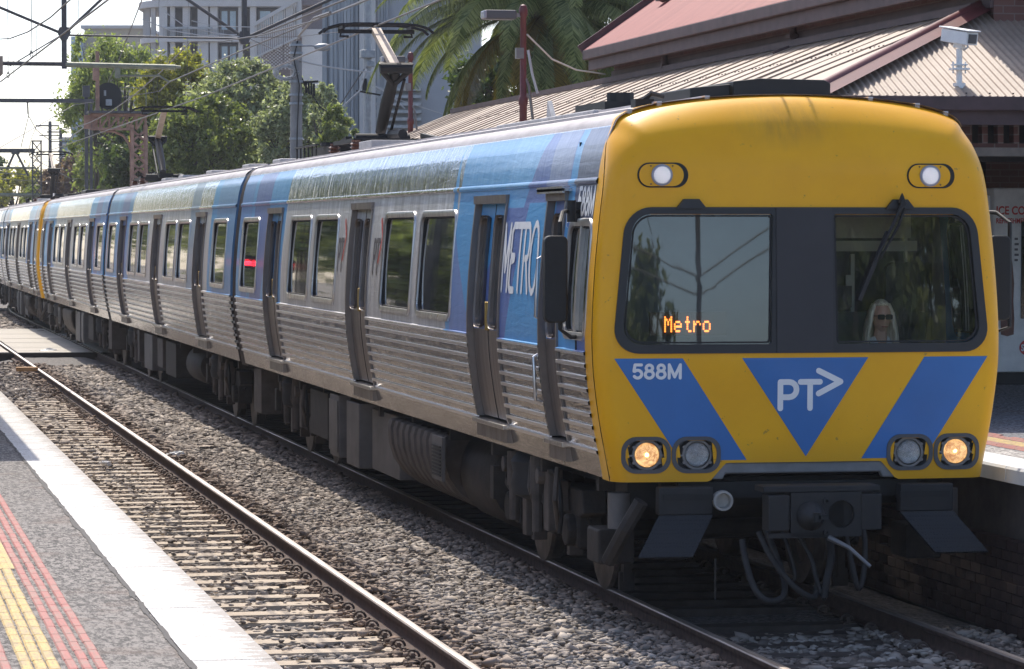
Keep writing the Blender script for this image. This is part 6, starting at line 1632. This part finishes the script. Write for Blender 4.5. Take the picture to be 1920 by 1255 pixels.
# wires: contact wires and catenaries over both tracks, feeders and loose hangers
wr = thing('overhead_wires', 'thin overhead wires running along the line above the train and near track', 'wires', (NX, 60, 5.5))
o0 = Vector((NX, 60, 5.5))
def wire(pts, r=.011, mat='wire', name='wire'):
    m = MB(); m.tube([Vector(p) - o0 for p in pts], r, 6); m.build(name, MT[mat], wr)
for X_, st in ((NX - .2, .25), (TX, -.2)):
    ys = [-30, 20, 67.5, 122, 168, 260]
    wire([(X_ + (st if k % 2 else -st) + curve_x(y), y, 5.50) for k, y in enumerate(ys)], .012, 'wire', 'contact_wire')
    cat = []
    for k in range(len(ys) - 1):
        for t in np.linspace(0, 1, 9)[:-1]:
            y = ys[k] + (ys[k + 1] - ys[k]) * t; cat.append((X_ + curve_x(y), y, 6.6 - .8 * 4 * t * (1 - t) * .9))
    wire(cat, .012, 'wire', 'catenary_wire')
    for k in range(len(ys) - 1):
        for t in (.15, .3, .5, .7, .85):
            y = ys[k] + (ys[k + 1] - ys[k]) * t; wire([(X_ + curve_x(y), y, 5.5), (X_ + curve_x(y), y, 6.6 - .8 * 4 * t * (1 - t) * .9)], .005, 'wire', 'dropper')
def pw(l, d, r=.012, mat='wire', sag=0):
    P = []
    for i in range(len(l) - 1):
        for t in np.linspace(0, 1, 9):
            d0 = d[i] + (d[i + 1] - d[i]) * t if isinstance(d, (list, tuple)) else d
            P.append(PT(l[i][0] + (l[i + 1][0] - l[i][0]) * t, l[i][1] + (l[i + 1][1] - l[i][1]) * t + sag * 4 * t * (1 - t), d0))
    wire(P, r, mat)
pw([(17, -20), (17, 140)], 60, .008); pw([(62, -20), (60, 105)], 60, .008); pw([(17, 135), (14, 142), (17, 148), (20, 142), (17, 135)], 60, .008); pw([(60, 95), (57, 103), (61, 110), (64, 103), (60, 95)], 60, .008)
pw([(272, -10), (225, 112)], [70, 110], .016); pw([(225, 112), (165, 235), (128, 262), (95, 262)], [110, 118, 140, 150], .02, 'olive')
pw([(0, 278), (140, 198), (300, 172)], [110, 115, 120], .012); pw([(140, 275), (240, 215)], 115, .012)
pw([(300, 172), (318, 155), (445, 100), (700, -5)], [90, 88, 72, 55], .016)
pw([(53, 205), (55, 218), (40, 278)], 118, .015); pw([(55, 218), (70, 245), (92, 262)], 118, .015)
pw([(312, 25), (345, 48), (400, 62), (450, 70)], 67, .012, 'palewire'); pw([(268, 37), (320, 58), (380, 68), (445, 66)], 67, .012, 'palewire'); pw([(360, 40), (400, 50), (470, 52)], 67, .01, 'palewire')
pw([(566, 116), (700, 136)], [78, 80], .02, 'palewire', 3); pw([(566, 116), (470, 74)], [78, 67], .01); pw([(464, 72), (560, 70), (690, 55)], [67, 66, 60], .006)
pw([(480, 70), (625, 10), (700, -20)], [67, 60, 56], .018); pw([(560, 70), (590, 35), (620, 25)], [60, 52, 44], .02)
pw([(688, 130), (676, 170), (644, 200)], 80, .02, 'palewire'); pw([(684, 130), (660, 165), (640, 195)], 80, .015)
pw([(700, 160), (735, 180), (760, 205)], 82, .02, 'palewire'); pw([(740, 185), (840, 218)], 82, .012, 'palewire')
pw([(988, 66), (1035, 112), (1080, 132), (1134, 140)], [44.5, 46, 48, 49.5], .012, 'palewire'); pw([(990, 95), (998, 140), (1008, 176)], 44, .018, 'palewire')
pw([(455, -20), (458, 70)], 67, .006); pw([(300, -10), (296, 200)], 70, .004); pw([(355, -10), (352, 150)], 70, .004)
# floodlight assembly on the ribbed wall's pole
fl = thing('equipment_mast', 'slim grey mast with small boxes between pantograph and concrete pole', 'mast', PT(690, 437, 84) * 1); fl.location.z = 0; H = PT(690, -20, 84).z
m = MB(); m.cyl((0, 0, 0), (0, 0, H), .10, 10); m.build('post', MT['galv'], fl); hz_ = PT(0, 103, 84).z
m = MB(); m.cbox((-.02, -.1, hz_), (.36, .3, .2)); m.cbox((.05, -.1, hz_ - .25), (.2, .2, .14)); m.build('box', MT['galv'], fl, bevel=.02)
m = MB(); m.cbox((-.1, -.1, hz_ - .75), (.1, .1, .3)); m.bar((-.3, -.1, hz_ - .9), (.3, -.1, hz_ - 1.0), .04); m.build('insulator_bracket', MT['black'], fl)

# ------------------------------------------------------------------ thin summer haze
m = MB(); m.box(-250, 250, -60, 420, -1.5, 46); hz = m.build('haze', [], None) if False else m.build('haze', MT['white'])
hm = bpy.data.materials.new('haze_air'); hm.use_nodes = True; hm.node_tree.nodes.remove(hm.node_tree.nodes['Principled BSDF']); pv = hm.node_tree.nodes.new('ShaderNodeVolumePrincipled')
pv.inputs['Density'].default_value = .00032; pv.inputs['Color'].default_value = (.93, .95, 1, 1); hm.node_tree.links.new(pv.outputs[0], hm.node_tree.nodes['Material Output'].inputs['Volume'])
hz.data.materials.clear(); hz.data.materials.append(hm); hz['kind'] = 'stuff'
# ------------------------------------------------------------------ litter
def litter():
    q = PT(197, 872, 1); 
    def on_ground(px, py, z): d = (CZ - z) / (py - HOR) * FPX; return PT(px, py, d)
    b = on_ground(196, 875, -.13); o = thing('plastic_bottle', 'clear plastic bottle lying between the sleepers of the near track', 'bottle', b, .5)
    m = MB(); m.lathe([(.001, -.1), (.032, -.098), (.034, 0), (.03, .05), (.013, .085), (.013, .10), (.001, .10)], (0, 0, .035), 'y', 14); m.build('bottle_body', simple('milky_plastic', (.75, .74, .72), .3, var=.05), o, smooth=50)
    m = MB(); m.cyl((0, .1, .035), (0, .118, .035), .015, 10); m.build('cap', MT['white'], o)
    for (px, py, s, nm, lb) in ((330, 853, .11, 'crumpled_paper', 'white crumpled paper on the ballast beside the near rail'), (92, 663, .28, 'plastic_bag', 'white plastic bag at the foot of the plank crossing')):
        b = on_ground(px, py, -.08); bm = bmesh.new(); bmesh.ops.create_icosphere(bm, subdivisions=3, radius=1); rr = random.Random(px)
        for v in bm.verts: k = 1 + rr.uniform(-.35, .35); v.co = (v.co.x * s * k, v.co.y * s * .7 * k, v.co.z * s * .35 * k)
        me = bpy.data.meshes.new(nm); bm.to_mesh(me); bm.free(); me.materials.append(MT['white']); o = bpy.data.objects.new(nm, me); COL.objects.link(o); o.location = b; tag(o, lb, nm.split('_')[-1])
    b = on_ground(50, 697, -.05); m = MB(); m.cbox((0, 0, .05), (.45, .2, .09)); o = m.build('track_marker', simple('orange_marker', (.55, .30, .12), .7), None, bevel=.02, loc=b); tag(o, 'small orange block beside the near rail before the crossing', 'marker')
litter()

# ------------------------------------------------------------------ things outside the frame that the train's windows and panels mirror
def sidetree(x, y, h, w, mat, lab, seed, n=60, per=120, size=.28):
    rr = random.Random(seed); o = thing('tree', lab, 'tree', (x, y, 0), 0, 'trees outside the picture'); cents, rads = [], []
    for k in range(n):
        u = Vector((rr.gauss(0, 1), rr.gauss(0, 1), rr.gauss(0, 1))).normalized() * rr.uniform(.5, 1); cr = w * rr.uniform(.14, .26)
        cents.append((u.x * w, u.y * w, h * .54 + u.z * h * .44)); rads.append(cr)
    m = MB(); m.tube([(0, 0, 0), (.2, 0, h * .4), (0, 0, h * .8)], [.3, .22, .08], 8); m.build('trunk', MT['bark'], o)
    mk_leaf_obj(leaves(cents, rads, per, size, seed), 'crown', mat, o)
for k, (x, y, h, w) in enumerate(((-6, 55, 8, 3.4), (-5.5, 70, 10, 3.6), (-5, 84, 7, 3), (-5.5, 98, 13, 4), (-5, 116, 15, 4.5), (-5, 135, 14, 5), (-6, 160, 18, 6), (-11, 42, 8, 3.5), (-5, 190, 20, 8), (-14, 210, 22, 9), (-14, 30, 9, 4))):
    sidetree(x, y, h, w, LM[('olive', 'silver', 'pep', 'dark')[k % 4]], 'tree on the left side of the line, mirrored in the train windows', 50 + k)
for k, (x, y, h, w) in enumerate(((23.5, -22, 8.2, 3.6), (28.5, -28, 9.5, 4.5), (34, -30, 9, 4.5), (9.0, -30, 6.2, 3.0), (40, -34, 10, 5), (5, -32, 6.8, 2.8))):
    sidetree(x, y, h, w, LM[('dark', 'olive')[k % 2]], 'tree behind the viewer, mirrored in the cab windscreen', 70 + k)
pm_ = thing('mirrored_mast', 'plain steel mast behind the viewer, mirrored in the left windscreen pane', 'mast', (13.3, -26, 0)); m = MB(); m.cyl((0, 0, 0), (0, 0, 11), .17, 10); m.build('post', MT['dsteel'], pm_)
m = MB()
for a_, b2 in (((-9, 0, 6.6), (0, 0, 5.3)), ((0, 0, 5.3), (9, 0, 7.2)), ((-9, 0, 6.1), (0, 0, 4.9)), ((0, 0, 4.9), (9, 0, 6.7)), ((-6, 2, 12), (-1.6, 1, 2))): m.cyl(a_, b2, .028, 6)
m.build('mirrored_cables', MT['wire'], pm_)
sh_ = thing('platform_shelter', 'dark roofed shelter on the near platform just outside the left edge', 'shelter', (-1.4, 28.9, 0))
m = MB(); m.box(-2.2, 2.75, 0, 26, 4.15, 4.3); m.build('roof', MT['tanroof'], sh_)
for k in range(5): m = MB(); m.cyl((-1.2, .6 + 6 * k, PZ), (-1.2, .6 + 6 * k, 4.15), .07, 10); m.build('post', MT['maroon'], sh_)
m = MB(); m.box(-2.2, -2.05, 0, 26, PZ, 4.1); m.build('back_wall', MT['brick'], sh_)
ds = thing('departure_display', 'red led display hanging over the near platform, mirrored in the carriage side', 'display', (.45, 84, 0)); m = MB(); m.box(-.8, .8, 0, .12, 2.45, 2.95); m.cyl((0, .06, 1.0), (0, .06, 2.45), .05, 8); m.build('display_case', MT['black'], ds)
b = textbm('6:11  2 min', .34, .008, 'CENTER'); 
for v in b.verts: pass
conform(b, lambda u, v, d: (u * .8, -.01, 2.58 + v), 'led_text', emis('red_leds', (1, .02, .04), 9), ds, 9)
